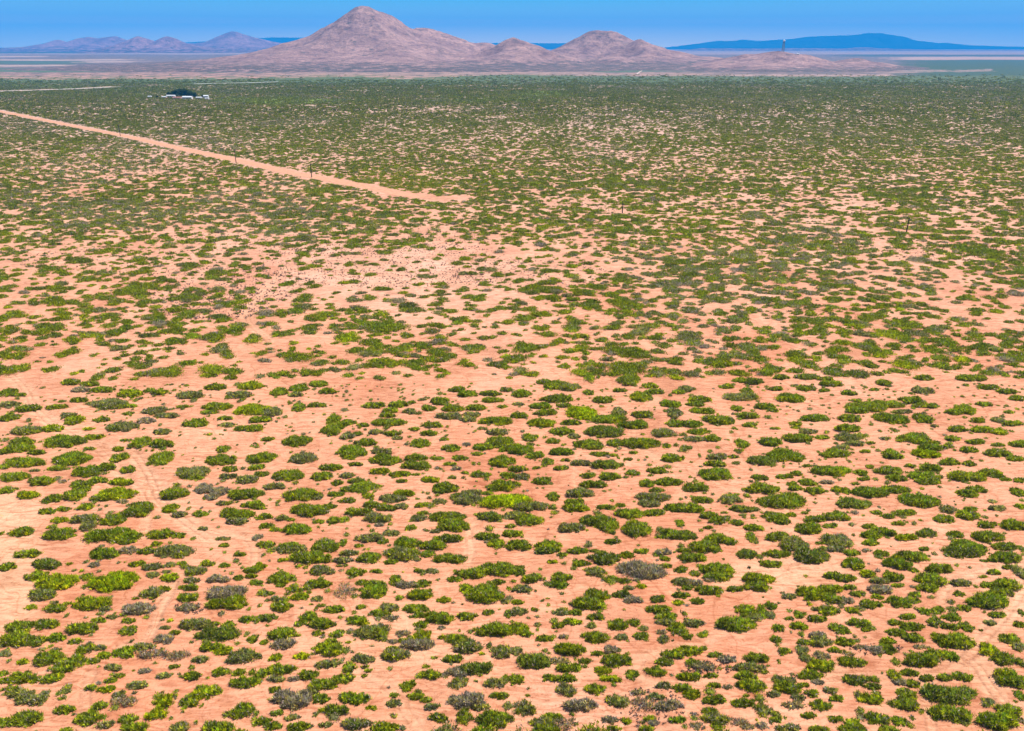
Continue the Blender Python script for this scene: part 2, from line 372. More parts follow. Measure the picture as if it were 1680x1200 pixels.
(1260, 900, 4, """60 30 190 40 g;280 40 240 110 d;45 100 110 50 g;440 5 130 35 o;545 28 120 50 g;650 18 60 25 m;550 98 155 85 e;745 37 110 55 g;930 55 220 75 g;850 105 190 85 e;955 145 75 35 g;1025 8 80 30 g;1290 20 260 70 d;1545 60 220 75 e;1415 82 55 25 g;1570 2 100 30 d;1115 135 190 60 g;1480 152 100 50 g;1410 186 55 20 g;1570 120 80 30 g;1650 140 100 120 o;10 195 80 60 y;430 175 140 60 g;500 195 160 60 g;655 172 120 55 y;825 185 150 70 g;725 215 140 50 o;840 243 70 35 g;740 270 170 65 m;720 315 90 45 g;590 295 100 50 d;530 255 90 50 g;290 290 210 100 h;400 265 180 60 h;420 330 170 70 g;140 315 100 45 o;500 345 130 50 m;1065 205 210 80 g;1035 255 160 70 g;960 300 90 50 g;960 340 80 50 g;860 345 160 90 e;680 365 150 65 g;1075 318 55 25 o;1265 225 140 60 o;1250 295 90 40 g;1430 235 100 55 g;1570 230 200 80 g;1530 285 160 70 g;1440 340 270 110 e;15 375 90 70 e;10 430 80 60 o;140 460 60 35 g;200 430 70 60 g;400 410 150 75 g;320 395 80 30 o;320 460 130 50 g;550 405 95 50 h;65 518 105 50 g;205 510 130 50 h;55 585 85 55 g;110 668 110 60 g;910 443 120 50 g;840 485 110 50 g;950 510 150 60 g;840 548 140 60 g;945 583 140 60 g;460 520 120 80 g;600 488 160 60 g;500 535 90 60 g;645 530 70 40 g;780 610 115 50 g;505 610 150 60 g;335 565 130 60 m;230 610 100 60 g;340 610 160 80 o;220 660 80 80 o;440 668 100 50 g;520 690 100 40 s;610 650 90 30 s;700 660 110 70 m;780 660 140 70 g;350 700 130 70 s;250 710 80 70 o;350 765 190 80 h;555 745 190 80 g;285 830 180 45 g;1000 640 90 35 s;1030 410 90 60 g;1115 400 100 60 g;1090 478 120 70 g;1205 450 120 60 g;1190 510 130 55 g;1300 505 110 80 g;1285 380 100 55 g;1210 392 70 40 o;1400 530 35 22 g;1505 433 110 45 g;1460 480 85 45 o;1665 415 50 60 g;1650 490 90 50 g;1220 605 260 90 h;1130 590 90 120 g;1100 690 130 90 g;1000 735 240 90 g;1195 705 110 80 e;1445 660 130 100 y;1580 585 140 80 g;1640 640 120 70 o;1560 730 190 90 g;1590 850 210 130 e;1660 750 60 80 d;1650 960 70 80 e;580 860 170 85 d;690 855 90 45 g;675 905 120 50 g;665 985 170 75 h;830 830 90 90 h;930 815 130 50 g;950 880 100 70 g;870 870 100 50 m;1045 850 100 45 g;1160 848 110 60 d;1280 840 130 70 g;1190 950 330 130 d;1200 1075 270 130 g;1290 1135 80 50 o;900 945 140 30 g;920 970 140 60 g;900 1020 200 80 g;1440 1003 80 55 o;1570 1060 180 110 g;1520 1130 270 120 e;1440 1090 100 60 h;110 860 160 50 o;130 910 210 60 g;230 895 80 35 g;330 875 80 40 m;30 950 110 50 o;200 975 110 60 o;290 945 110 60 g;410 930 100 60 o;340 1025 150 80 g;450 985 110 55 g;160 1025 150 40 s;270 1093 100 45 g;50 1115 80 50 g;15 1060 60 60 o;445 1115 100 50 g;550 1135 130 70 g;710 1110 160 95 e;855 1125 110 75 e;150 1175 150 60 o;340 1185 150 40 g;560 1185 200 40 g;800 1190 160 30 g;945 1105 40 18 m;1665 1120 40 60 o"""),
(0, 800, 3, """45 15 100 40 g;145 40 110 45 y;370 35 120 65 g;260 55 100 55 g;410 12 80 35 g;580 35 200 70 y;500 55 110 40 g;600 70 60 25 m;235 115 80 40 g;310 105 75 30 g;290 158 85 40 y;255 190 50 30 g;420 95 85 40 g;420 160 140 50 o;445 185 100 60 o;560 160 130 60 g;660 130 140 50 g;700 95 130 60 g;105 215 130 55 g;325 215 100 45 g;300 235 165 50 g;5 222 35 30 g;570 235 265 65 e;620 270 100 30 g;770 280 60 40 y;800 232 140 50 g;880 235 70 40 g;840 100 95 50 h;880 130 85 35 o;850 30 150 60 g;1000 15 100 30 m;985 125 80 40 g;1040 40 80 45 m;1090 75 60 30 o;1080 15 100 50 m;1210 30 180 60 g;1170 130 170 40 g;1165 165 110 40 o;1245 85 120 35 g;1290 102 45 18 g;1300 143 85 40 g;1310 187 80 30 g;1385 150 80 30 o;1360 205 70 30 h;1475 35 200 65 g;1570 45 60 35 o;1530 110 190 60 g;1620 92 80 30 g;1655 35 90 25 g;1570 165 60 30 g;1650 158 90 40 g;1465 205 140 65 e;1435 295 140 60 g;1605 285 130 55 g;1310 280 90 45 g;1270 240 60 40 m;1100 250 80 15 o;1105 285 60 30 g;1000 200 50 20 o;1430 158 50 18 g;1590 213 25 12 o"""),
(560, 800, 3, """130 40 70 40 h;30 65 90 30 g;45 12 100 30 g;120 5 200 25 g;310 30 110 35 y;250 55 130 35 o;160 85 100 40 g;225 100 100 30 g;295 90 80 35 o;400 85 80 30 h;485 65 80 35 o;90 120 130 45 g;15 150 50 40 g;180 145 140 60 o;185 178 55 25 m;400 125 60 25 g;385 150 90 35 o;345 195 60 40 g;250 220 90 40 o;510 10 120 30 g;640 20 120 25 o;620 50 170 70 o;720 25 60 25 g;760 5 100 30 g;810 65 245 75 Y;735 142 135 55 d;930 95 160 45 o;860 135 110 50 o;920 160 130 70 g;530 145 180 35 g;545 190 180 70 g;530 258 130 40 g;465 215 60 30 o;330 270 130 65 e;440 285 150 45 g;130 250 140 40 o;205 265 60 35 g;85 285 50 20 g;10 265 40 60 g;720 240 125 40 g;830 190 60 25 g;770 275 100 60 g;850 225 110 40 g;880 285 130 60 g;1020 290 135 65 h;1040 102 45 18 g;1040 40 70 50 g;1170 25 140 50 o;1150 72 100 30 g;1150 105 130 50 h;1135 205 140 50 o;1260 165 170 60 g;1310 190 120 80 g;1415 130 150 45 g;1460 195 150 90 g;1300 100 90 25 g;1370 88 60 20 g;1535 45 170 50 o;1510 80 110 40 o;1540 122 110 40 g;1640 100 110 50 e;1550 15 80 25 g;1665 175 50 40 g;1340 267 85 35 g;1640 230 150 60 e;1560 243 40 15 g;1020 210 20 6 m"""),
(1120, 800, 3, """60 5 130 50 g;95 62 105 45 g;45 105 130 45 g;235 62 130 50 o;265 35 35 12 g;390 12 170 40 g;485 62 260 70 g;560 7 80 25 g;655 18 110 35 g;770 15 95 30 h;925 22 180 50 e;1040 10 150 35 g;840 83 180 50 d;1170 55 200 80 e;1395 25 110 50 g;1450 10 110 35 g;1660 25 80 60 g;1525 65 40 25 o;1548 100 85 30 o;1660 92 60 35 h;290 108 115 35 d;535 132 60 30 y;600 125 40 15 g;130 138 100 40 g;205 128 40 12 g;175 165 110 45 g;450 145 130 65 g;495 168 80 40 g;350 153 30 12 g;295 138 40 15 o;265 175 80 35 g;350 198 100 40 g;760 145 130 55 g;645 158 110 40 g;725 192 80 30 g;620 205 140 60 g;950 123 60 30 g;1095 125 115 40 g;1010 140 80 30 g;1305 102 90 45 o;1290 148 100 50 g;1420 102 80 18 g;1405 130 130 45 g;1065 177 75 30 g;1500 178 105 40 g;1630 182 150 60 g;920 195 80 30 g;985 225 120 45 g;925 240 110 50 g;920 275 90 40 g;1100 253 110 35 y;1200 225 120 55 d;1345 228 95 40 g;1500 240 170 55 g;1575 290 115 45 g;1390 295 190 75 e;1360 265 80 30 g;1665 295 40 50 d;760 262 150 90 o;675 277 45 15 g;35 230 80 60 g;100 290 160 60 g;160 250 140 55 g;230 262 80 50 g;340 240 60 60 g;125 200 50 18 g;475 242 130 50 g;550 275 130 90 o"""),
(0, 430, 3, """40 640 90 50 g;90 655 70 20 g;400 630 100 30 m;500 628 130 35 g;440 600 100 30 g;350 592 100 35 g;640 645 120 45 h;735 630 60 25 g;790 642 90 30 g;930 658 135 40 o;1060 615 110 40 g;1230 610 130 45 h;1175 655 120 40 o;1375 640 100 40 g;1470 620 100 50 g;1570 600 90 40 g;1455 655 80 30 o;1610 640 90 30 g;390 685 90 30 g;530 695 200 55 o;305 690 35 15 g;640 708 75 25 g;140 720 120 40 g;60 700 110 30 o;280 718 100 25 h;765 730 125 45 o;900 715 60 20 g;1065 712 150 50 g;1030 742 90 20 g;1245 730 180 70 y;1335 742 120 45 o;1280 778 110 35 g;340 755 80 35 o;50 765 110 40 g;375 778 110 50 h;500 775 80 35 g;630 745 80 15 g;820 760 120 25 o;1110 772 80 25 g;970 800 130 40 g;610 810 150 60 o;720 785 90 35 m;1470 715 80 50 g;1560 705 90 30 g;1645 770 80 60 g;1640 820 110 70 g;1230 820 140 30 g;1120 805 90 25 o;140 830 160 45 o;260 820 110 40 h;440 822 60 18 y;465 862 100 28 h;320 880 190 70 e;110 890 120 50 g;100 920 150 50 g;30 935 90 40 g;180 940 90 30 g;440 920 60 20 g;615 880 45 15 d;585 920 60 30 h;690 890 110 60 g;800 900 130 45 g;800 840 100 30 o;590 965 95 55 g;350 970 190 80 e;130 985 190 50 g;790 965 130 80 g;950 1030 170 80 o;1090 970 150 60 g;1100 920 80 40 g;1320 870 70 30 g;1460 880 150 60 g;1290 960 150 60 g;1490 965 150 60 o;1260 1010 90 35 g;1290 1042 80 35 g;1135 1015 80 35 g;1125 1055 90 30 o;1220 1070 110 50 o;1420 1050 150 60 g;1630 1010 110 35 g;1585 1055 120 50 g;1660 1085 60 40 g;440 1035 150 60 e;525 1015 100 50 g;280 1018 90 35 g;170 1028 50 18 o;625 1025 90 40 g;75 1060 160 50 g;200 1085 130 50 g;310 1085 45 20 m;490 1080 100 40 g;400 1100 110 50 g;600 1085 110 40 y;970 1060 70 25 g;20 1010 60 30 g;1350 1105 110 35 o;1010 1105 90 50 m"""),
(560, 430, 3, """565 632 90 30 g;625 650 100 40 e;735 648 110 28 g;810 630 70 30 d;885 645 100 50 g;745 680 110 28 g;1060 672 160 35 g;1050 600 110 50 g;1110 610 130 50 o;1000 590 80 30 g;1220 640 60 35 g;1300 678 120 35 g;1475 665 120 50 h;1540 640 90 30 g;1420 580 120 60 g;1520 610 80 35 h;1370 630 70 25 g;1620 700 110 40 e;1660 640 70 30 g;280 698 100 40 g;345 688 45 20 g;400 676 45 18 o;485 680 90 40 g;490 692 80 20 d;160 705 120 30 g;430 715 80 35 g;550 718 120 40 g;665 712 105 40 g;790 712 60 20 g;980 708 130 30 e;1095 705 80 25 g;870 700 60 20 o;240 730 80 35 g;235 755 90 25 g;340 735 80 35 o;530 760 130 35 o;640 750 90 35 o;625 778 90 25 o;755 782 175 38 e;875 755 90 35 g;1000 742 120 35 g;985 790 130 50 h;1190 738 160 75 Y;1365 735 80 50 o;1480 750 110 40 g;1135 790 100 30 g;1310 772 180 35 e;1300 830 180 70 d;1440 800 140 45 e;1590 840 140 50 o;1640 795 90 40 g;1640 740 80 60 o;30 795 90 40 g;105 808 65 25 g;230 790 160 40 g;445 802 115 28 g;360 822 60 25 g;430 842 95 30 g;250 845 90 30 g;170 840 80 30 o;275 865 60 25 o;30 855 80 40 o;85 848 50 25 g;690 822 60 15 o;770 835 110 40 o;1085 832 130 35 g;1145 855 70 35 o;930 860 90 45 g;1040 880 80 35 g;780 880 140 70 g;700 910 110 40 g;385 890 110 50 g;505 873 50 20 g;120 890 110 40 g;50 930 150 80 e;200 930 100 40 o;220 970 170 60 g;615 898 45 25 m;545 915 105 40 g;860 918 165 55 e;955 948 90 50 g;1085 935 130 45 e;1220 900 150 55 g;1350 890 90 45 g;1480 890 190 50 g;1600 905 50 30 g;1270 948 90 25 g;1340 952 45 20 g;1440 938 50 18 g;1410 972 50 20 g;1630 965 110 45 g;795 980 140 60 g;670 943 60 25 g;585 962 80 35 g;370 962 110 40 g;470 967 80 18 g;370 1000 140 45 g;70 998 70 22 g;540 995 70 20 g;565 1015 60 25 m;1020 982 70 40 g;1105 978 50 20 g;1180 990 100 35 o;1310 1000 150 45 d;1085 1015 80 30 g;870 1015 100 35 g;960 1010 45 18 g;190 1032 100 40 h;290 1047 110 35 h;365 1047 50 15 g;30 1050 80 35 o;80 1080 90 35 g;610 1035 40 20 g;690 1045 105 25 g;440 1072 95 40 h;545 1062 50 20 g;300 1083 65 25 g;820 1048 90 40 g;890 1055 100 40 o;990 1075 100 45 g;1210 1048 80 35 g;1325 1055 110 45 g;1430 1042 80 35 g;1550 1030 100 40 g;1600 1085 150 35 g;1500 1090 90 45 g;515 1105 115 45 g;150 1110 130 45 g;800 1095 170 60 g;1240 1095 130 40 g"""),
(1120, 430, 3, """350 585 110 35 d;280 580 80 30 g;490 570 80 30 g;610 570 120 30 d;700 578 80 25 g;990 590 80 35 g;1190 570 100 30 g;1420 575 140 35 g;20 625 80 35 o;210 612 80 30 g;310 630 70 35 g;280 665 180 45 o;80 675 120 35 g;460 626 80 25 g;610 625 100 30 g;530 670 160 45 e;730 605 110 35 g;700 635 60 20 g;820 648 90 28 e;855 683 60 18 g;940 628 60 18 g;1180 632 110 45 o;1125 685 120 40 g;1155 710 70 25 g;1220 712 90 25 g;1385 725 110 60 g;1330 740 90 35 g;1480 700 80 25 g;1600 640 100 30 g;1500 620 110 30 g;1640 670 90 30 g;1605 738 60 20 g;60 700 90 30 g;95 732 130 30 g;270 720 60 35 g;400 712 100 40 g;440 730 60 30 g;650 768 145 35 e;900 715 200 50 g;860 735 120 30 e;1000 705 160 40 g;320 758 105 35 g;175 775 160 50 g;45 795 110 40 e;820 770 110 45 g;810 822 130 38 g;555 795 70 28 h;620 832 100 28 o;560 815 60 15 g;455 820 50 15 g;330 800 80 30 g;1020 770 165 60 e;1180 770 105 50 g;1080 740 90 25 o;1450 778 70 35 h;1555 780 80 35 o;1630 798 100 30 g;1350 820 110 40 g;1480 825 130 30 g;1565 837 90 35 h;1330 868 80 35 g;1440 885 95 25 g;1650 895 100 40 g;1240 805 40 18 o;80 835 120 25 g;140 870 100 35 g;60 870 110 25 o;15 912 70 20 g;435 885 115 45 e;570 870 140 45 e;685 862 80 25 g;820 862 150 45 o;850 895 100 30 o;920 893 50 20 g;1000 872 50 25 o;1130 870 170 60 e;1240 885 70 18 g;1405 927 90 35 g;1230 915 150 40 e;1200 945 140 45 Y;1550 940 135 45 g;1550 902 70 20 g;1640 970 90 35 g;750 945 150 50 g;780 915 90 25 o;900 935 60 20 g;510 945 190 75 e;400 975 150 50 d;1030 950 110 55 e;1310 985 110 35 g;1410 990 70 35 g;1120 1005 60 25 g;280 925 50 20 g;290 890 80 50 g;170 955 100 45 o;250 955 50 25 g;160 995 110 38 g;165 1045 170 70 e;735 1030 200 50 e;615 1000 45 18 g;385 1063 95 35 g;500 1058 90 28 g;565 1043 70 30 g;615 1085 90 45 g;540 1095 60 40 g;710 1088 70 25 m;875 1040 90 35 g;920 1010 50 25 g;1005 1030 150 50 g;1060 1062 110 30 g;890 1070 70 22 g;850 1095 50 15 g;1220 1015 120 45 g;1170 1045 150 30 e;1210 1075 130 35 g;1250 1055 70 25 g;1400 1055 180 55 h;1510 1035 120 50 g;1550 1055 80 20 g;1590 1070 60 25 g;1655 1075 60 35 g"""),
]

# ---------------------------------------------------------------- sandy tracks, as (pixel polyline, half width m, strength)
TRACKS = [
    ([(1690, 955), (1665, 985), (1642, 1015), (1620, 1040), (1596, 1068), (1580, 1084)], 1.6, 1.0),
    ([(1580, 1084), (1548, 1104), (1490, 1112), (1440, 1118), (1395, 1108), (1340, 1112)], 1.6, 0.7),
    ([(1586, 1080), (1606, 1096), (1618, 1116), (1640, 1146), (1662, 1178), (1676, 1204)], 1.7, 1.0),
    ([(1512, 1122), (1519, 1150), (1526, 1178), (1530, 1204)], 0.5, 0.8),
    ([(0, 600), (36, 632), (60, 672), (105, 708), (160, 728), (215, 742), (243, 778), (262, 820), (300, 852), (345, 882)], 1.8, 0.9),
    ([(345, 882), (400, 880), (418, 905), (410, 950)], 1.2, 0.7),
    ([(150, 728), (205, 780), (240, 830), (236, 880)], 1.2, 0.6),
    ([(284, 960), (262, 1000), (246, 1040), (228, 1056), (200, 1060)], 1.0, 0.9),
    ([(147, 1110), (138, 1150), (150, 1200)], 1.0, 0.6),
    ([(690, 1204), (640, 1130), (600, 1104), (660, 1080), (760, 1072)], 1.6, 0.5),
    ([(760, 940), (772, 905), (768, 870), (790, 850)], 0.9, 0.7),
    ([(1090, 640), (1060, 670), (1040, 720), (1100, 760), (1190, 790)], 1.3, 0.6),
    ([(1170, 940), (1260, 932), (1340, 930), (1400, 940)], 2.2, 0.6),
    ([(1195, 1010), (1180, 1040), (1120, 1060), (1052, 1080), (1050, 1110), (1090, 1122), (1180, 1112)], 1.0, 0.6),
    ([(1545, 985), (1556, 960), (1620, 935), (1684, 925)], 1.0, 0.9),
    ([(470, 440), (430, 480), (405, 520), (440, 560)], 2.0, 0.8),
    ([(930, 300), (1000, 290), (1150, 268), (1320, 262), (1500, 262), (1680, 250)], 1.8, 0.5),
    ([(900, 335), (1100, 355), (1300, 368), (1450, 379), (1600, 388), (1684, 394)], 2.6, 0.8),
    ([(580, 470), (700, 462), (820, 478), (900, 505), (1000, 520)], 2.0, 0.5),
    ([(740, 404), (830, 420), (900, 418)], 2.5, 0.4),
]
def seg_dist(X, Y, pts):
    best = np.full(X.shape, 1e9)
    for (x0, y0), (x1, y1) in zip(pts[:-1], pts[1:]):
        dx, dy = x1 - x0, y1 - y0
        t = np.clip(((X - x0) * dx + (Y - y0) * dy) / (dx * dx + dy * dy), 0, 1)
        best = np.minimum(best, np.hypot(X - x0 - t * dx, Y - y0 - t * dy))
    return best
def curve(pts, n=6):
    """smooth a polyline (Catmull-Rom) in world metres"""
    P = [np.array(p, float) for p in pts]
    P = [2 * P[0] - P[1]] + P + [2 * P[-1] - P[-2]]
    out = []
    for i in range(1, len(P) - 2):
        for k in range(n):
            t = k / n
            out.append(tuple(.5 * (2 * P[i] + (P[i + 1] - P[i - 1]) * t + (2 * P[i - 1] - 5 * P[i] + 4 * P[i + 1] - P[i + 2]) * t * t
                                   + (3 * P[i] - P[i - 1] - 3 * P[i + 1] + P[i + 2]) * t ** 3)))
    out.append(tuple(P[-2]))
    return out
TR = [(curve([ground_at(*p) for p in pts], 4), w, s) for pts, w, s in TRACKS]

def track_fields(X, Y):
    bed = np.zeros(X.shape); rut = np.zeros(X.shape)
    for pts, w, s in TR:
        P = np.array(pts)
        m = (X > P[:, 0].min() - 15) & (X < P[:, 0].max() + 15) & (Y > P[:, 1].min() - 15) & (Y < P[:, 1].max() + 15)
        if not m.any(): continue
        d = seg_dist(X[m], Y[m], pts)
        wob = w * (0.7 + 0.6 * vnoise(X[m] / 5, Y[m] / 5, 5))
        bed[m] = np.maximum(bed[m], s * (1 - smooth(wob * .7, wob * 1.5, d)))
        if w < 3:
            rut[m] = np.maximum(rut[m], s * np.exp(-((d - 0.75) / 0.22) ** 2))
    return bed, rut

def height(X, Y, bed=None, rut=None):
    r = np.hypot(X, Y)
    fade = 1 - smooth(330, 480, r)
    z = ((fbm(X / 14, Y / 14, 3, 3) - .5) * 0.9 + (fbm(X / 2.6, Y / 2.6, 8, 3) - .5) * 0.30)
    if bed is not None:
        z = z * (1 - .6 * bed) - .12 * bed - .10 * rut
    return z * fade

# ---------------------------------------------------------------- ground: one sheet from under the camera to the horizon
az = np.concatenate([np.linspace(-180, -41, 40)[:-1], np.linspace(-41, 41, 820), np.linspace(41, 180, 40)[1:-1]])
az = np.radians(az)
rr = [2.0, 10, 20, 30, 40, 50, 58]
r_ = 64.0
while r_ < 43000:
    rr.append(r_)
    r_ *= 1.0042 if r_ < 420 else (1.008 if r_ < 3500 else 1.025)
rr = np.array(rr)
A, R = np.meshgrid(az, rr)
X, Y = (R * np.sin(A)), (R * np.cos(A))
bed, rut = track_fields(X, Y)
Z = height(X, Y, bed, rut)
PX, PY = to_px(X, np.where(Y > 1, Y, 1.0))
behind = Y <= 1
PX = np.where(behind, 840, PX); PY = np.where(behind, 2000, PY)
wx = (fbm(X / 60, Y / 60, 21, 4) - .5)                                    # ragged zone borders
wy = PY + (fbm(X / (40 + R * .05), Y / (60 + R * .06), 31, 5) - .5) * np.clip((PY - 76) * .16, 0, 30)
wpx = PX + wx * 90
def zone(x0, x1, y0, y1, sx_=40, sy_=1.5):
    return smooth(x0 - sx_, x0 + sx_, wpx) * (1 - smooth(x1 - sx_, x1 + sx_, wpx)) * smooth(y0 - sy_, y0 + sy_, wy) * (1 - smooth(y1 - sy_, y1 + sy_, wy))
def blob(cx, cy, rx, ry):
    return 1 - smooth(.55, 1.15, np.hypot((wpx - cx) / rx, (wy - cy) / ry))
def paint(arr, m, col):
    return arr * (1 - m[..., None]) + np.array(col) * m[..., None]
soil = np.ones(X.shape + (3,)) * np.array((0.510, 0.231, 0.126))
tone = fbm(X / 45, Y / 70, 41, 4)
soil = paint(soil, smooth(.52, .72, tone), (0.541, 0.264, 0.156))
soil = paint(soil, smooth(.52, .75, fbm(X / 38, Y / 60, 77, 4)) * .7, (0.459, 0.176, 0.086))
pale = (0.571, 0.317, 0.180)
soil = paint(soil, blob(20, 905, 75, 110) * .8, pale)
soil = paint(soil, blob(40, 1000, 40, 60) * .5, pale)
soil = paint(soil, blob(1250, 950, 130, 30) * .45, pale)
soil = paint(soil, blob(620, 1050, 160, 50) * .3, pale)
soil = paint(soil, blob(640, 455, 330, 60) * .6, (0.551, 0.295, 0.188))
soil = paint(soil, blob(800, 412, 75, 14) * .6, (0.428, 0.158, 0.080))
soil = paint(soil, blob(430, 450, 50, 30) * .8, (0.459, 0.180, 0.096))
soil = paint(soil, blob(1250, 330, 420, 60) * .35, (0.510, 0.282, 0.184))
soil = paint(soil, bed * .8, (0.561, 0.295, 0.168))
soil = paint(soil, rut * .75, (0.34, 0.165, 0.09))
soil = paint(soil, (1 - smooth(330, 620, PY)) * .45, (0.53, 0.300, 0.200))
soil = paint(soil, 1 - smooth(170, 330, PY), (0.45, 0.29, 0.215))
cover = np.zeros(X.shape)
scrub = np.ones(X.shape + (3,)) * np.array((0.115, 0.145, 0.05))
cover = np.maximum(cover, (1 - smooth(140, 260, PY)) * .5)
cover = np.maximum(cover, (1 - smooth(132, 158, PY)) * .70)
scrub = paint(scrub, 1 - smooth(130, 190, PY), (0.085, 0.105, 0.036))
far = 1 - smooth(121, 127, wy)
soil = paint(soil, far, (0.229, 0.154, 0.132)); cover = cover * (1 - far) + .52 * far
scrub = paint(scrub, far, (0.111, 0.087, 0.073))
m = zone(-900, 760, 118.5, 129, 60, 1.8); cover = cover * (1 - m) + .50 * m; soil = paint(soil, m, (0.370, 0.206, 0.158))
m = zone(460, 1180, 118.5, 125, 60, 1.8); cover = cover * (1 - m) + .47 * m; soil = paint(soil, m, (0.326, 0.203, 0.155))
m = zone(1180, 1480, 121, 124, 30, .8); cover = cover * (1 - m) + .45 * m; soil = paint(soil, m, (0.355, 0.231, 0.185))
m = zone(-900, 1080, 112.5, 118, 120, 1.0); cover = cover * (1 - m) + .66 * m; scrub = paint(scrub, m, (0.075, 0.115, 0.055))
m = zone(1490, 3000, 98.5, 126, 30, 2.0); cover = cover * (1 - m) + .80 * m; scrub = paint(scrub, m, (0.05, 0.075, 0.035))
m = zone(1440, 1640, 113, 119, 30, 1.0) * .8; cover = cover * (1 - m) + .40 * m; soil = paint(soil, m, (0.296, 0.203, 0.165))
m = zone(1470, 3000, 93.5, 98.5, 20, .5); cover = cover * (1 - m) + .2 * m; soil = paint(soil, m, (0.370, 0.238, 0.185))
m = zone(1380, 3000, 90, 93.5, 30, .5); cover = cover * (1 - m) + .7 * m; scrub = paint(scrub, m, (0.070, 0.080, 0.060))
m = 1 - smooth(88.5, 90.5, wy); cover = cover * (1 - m) + .25 * m; soil = paint(soil, m, (0.296, 0.203, 0.172))
m = zone(-900, 430, 82, 85, 60, .4); cover = cover * (1 - m) + .1 * m; soil = paint(soil, m, (0.385, 0.266, 0.218))
m = zone(-900, 190, 84.5, 88, 50, .5); cover = cover * (1 - m) + .75 * m; scrub = paint(scrub, m, (0.070, 0.080, 0.070))
for (x0, x1, y0, y1) in ((-200, 210, 97.5, 99.5), (60, 215, 101, 103), (-300, 230, 107.5, 109.5), (300, 1500, 109.5, 110.6), (-200, 70, 92, 94)):
    m = zone(x0, x1, y0, y1, 25, .5) * .85; cover = cover * (1 - m) + .1 * m; soil = paint(soil, m, (0.407, 0.294, 0.231))
m = zone(-300, 130, 100, 106, 40, .8); cover = cover * (1 - m) + .8 * m; scrub = paint(scrub, m, (0.070, 0.100, 0.060))
for (cx, cy, rx, ry, k) in ((455, 164.5, 120, 6, 1), (885, 156, 60, 5.5, 1), (60, 141, 90, 3, .5), (230, 146, 50, 3, .5), (800, 164, 130, 4, .5)):
    m = blob(cx, cy, rx, ry) * k; cover = cover * (1 - m) + .70 * m; scrub = paint(scrub, m, (0.190, 0.250, 0.040))
m = blob(50, 165, 60, 3.5); cover = cover * (1 - m) + .15 * m; soil = paint(soil, m, (0.429, 0.231, 0.145))
nR, nA = X.shape
verts = np.stack([X, Y, Z], -1).reshape(-1, 3)
i = np.arange(nR - 1)[:, None] * nA; j = np.arange(nA)[None, :]; jn = (j + 1) % nA
quads = np.stack([i + j, i + nA + j, i + nA + jn, i + jn], -1).reshape(-1, 4)[:, ::-1]
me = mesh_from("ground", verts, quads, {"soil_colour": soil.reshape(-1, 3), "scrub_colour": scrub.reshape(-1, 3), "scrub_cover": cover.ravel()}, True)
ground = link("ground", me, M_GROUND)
tag(ground, kind="structure")
cap = MB(); n = len(az)
cap.add([(2 * math.sin(a), 2 * math.cos(a), float(Z[0, k])) for k, a in enumerate(az)], [tuple(range(n - 1, -1, -1))])
capo = cap.build("ground", M_GROUND); tag(capo, kind="structure")
del X, Y, Z, PX, PY, soil, scrub, cover, bed, rut, A, R, verts, quads, wy, wpx, wx, tone

# ---------------------------------------------------------------- roads as thin sheets just above the plain
def ribbon(name, pts_px, width, mat, z=0.05, taper=0.0):
    P = np.array(curve([ground_at(*p) for p in pts_px], 14))
    T = np.gradient(P, axis=0); T /= np.linalg.norm(T, axis=1)[:, None]
    Nn = np.stack([-T[:, 1], T[:, 0]], -1)
    k = np.arange(len(P))
    wl = width / 2 * (0.85 + .4 * vnoise(k * .7, k * 0.0 + 3, 4)); wr = width / 2 * (0.85 + .4 * vnoise(k * .8, k * 0.0 + 9, 6))
    L, Rr = P + Nn * wl[:, None], P - Nn * wr[:, None]
    v = np.concatenate([np.c_[L, np.full(len(P), z)], np.c_[Rr, np.full(len(P), z)]])
    n_ = len(P); q = np.array([(a, n_ + a, n_ + a + 1, a + 1) for a in range(n_ - 1)])
    o = link(name, mesh_from(name, v, q), mat)
    tag(o, kind="structure")
    return o
ROAD_PX = [(-60, 171), (0, 183), (100, 203), (197, 222), (300, 245), (387, 263), (470, 282), (560, 299), (640, 315), (694, 324)]
ribbon("dirt_road", ROAD_PX, 11, road_mat("road_sand", (0.496, 0.240, 0.134)))
ribbon("dirt_road", [(640, 318), (700, 325), (725, 326), (750, 325)], 7, road_mat("turn_sand", (0.468, 0.216, 0.120)), 0.04)
ribbon("gravel_road", [(-60, 153), (0, 150), (60, 148.2), (110, 146.5), (150, 144.8), (182, 143)], 17, road_mat("pale_gravel", (0.46, 0.38, 0.33)))
ribbon("gravel_road", [(318, 138), (360, 137), (410, 136), (456, 134.5)], 15, road_mat("pale_gravel_far", (0.48, 0.42, 0.37)))
ribbon("dirt_road", [(1044, 122.5), (1047, 120), (1050, 118), (1053, 116.5)], 6, road_mat("pale_track", (0.50, 0.37, 0.31)), 0.06)

# ---------------------------------------------------------------- mountains (height fields that stand on the plain)
def heightfield(name, x0, x1, nx, y0, y1, ny, fn, mat):
    X, Y = np.meshgrid(np.linspace(x0, x1, nx), np.linspace(y0, y1, ny))
    Z, ap = fn(X, Y)
    edge = smooth(0, 1, np.minimum(np.minimum(X - x0, x1 - X) / 250, (Y - y0) / 350))
    Z = Z * edge - (1 - edge) * 9
    v = np.stack([X, Y, Z], -1).reshape(-1, 3)
    i = np.arange(ny - 1)[:, None] * nx; j = np.arange(nx - 1)[None, :]
    q = np.stack([i + j, i + j + 1, i + nx + j + 1, i + nx + j], -1).reshape(-1, 4)
    zz = v[:, 2]; keep = (zz[q] > -1.5).any(1)
    q = q[keep]
    o = link(name, mesh_from(name, v, q, {"apron": ap.ravel()}, True), mat)
    tag(o, kind="structure")
    return o

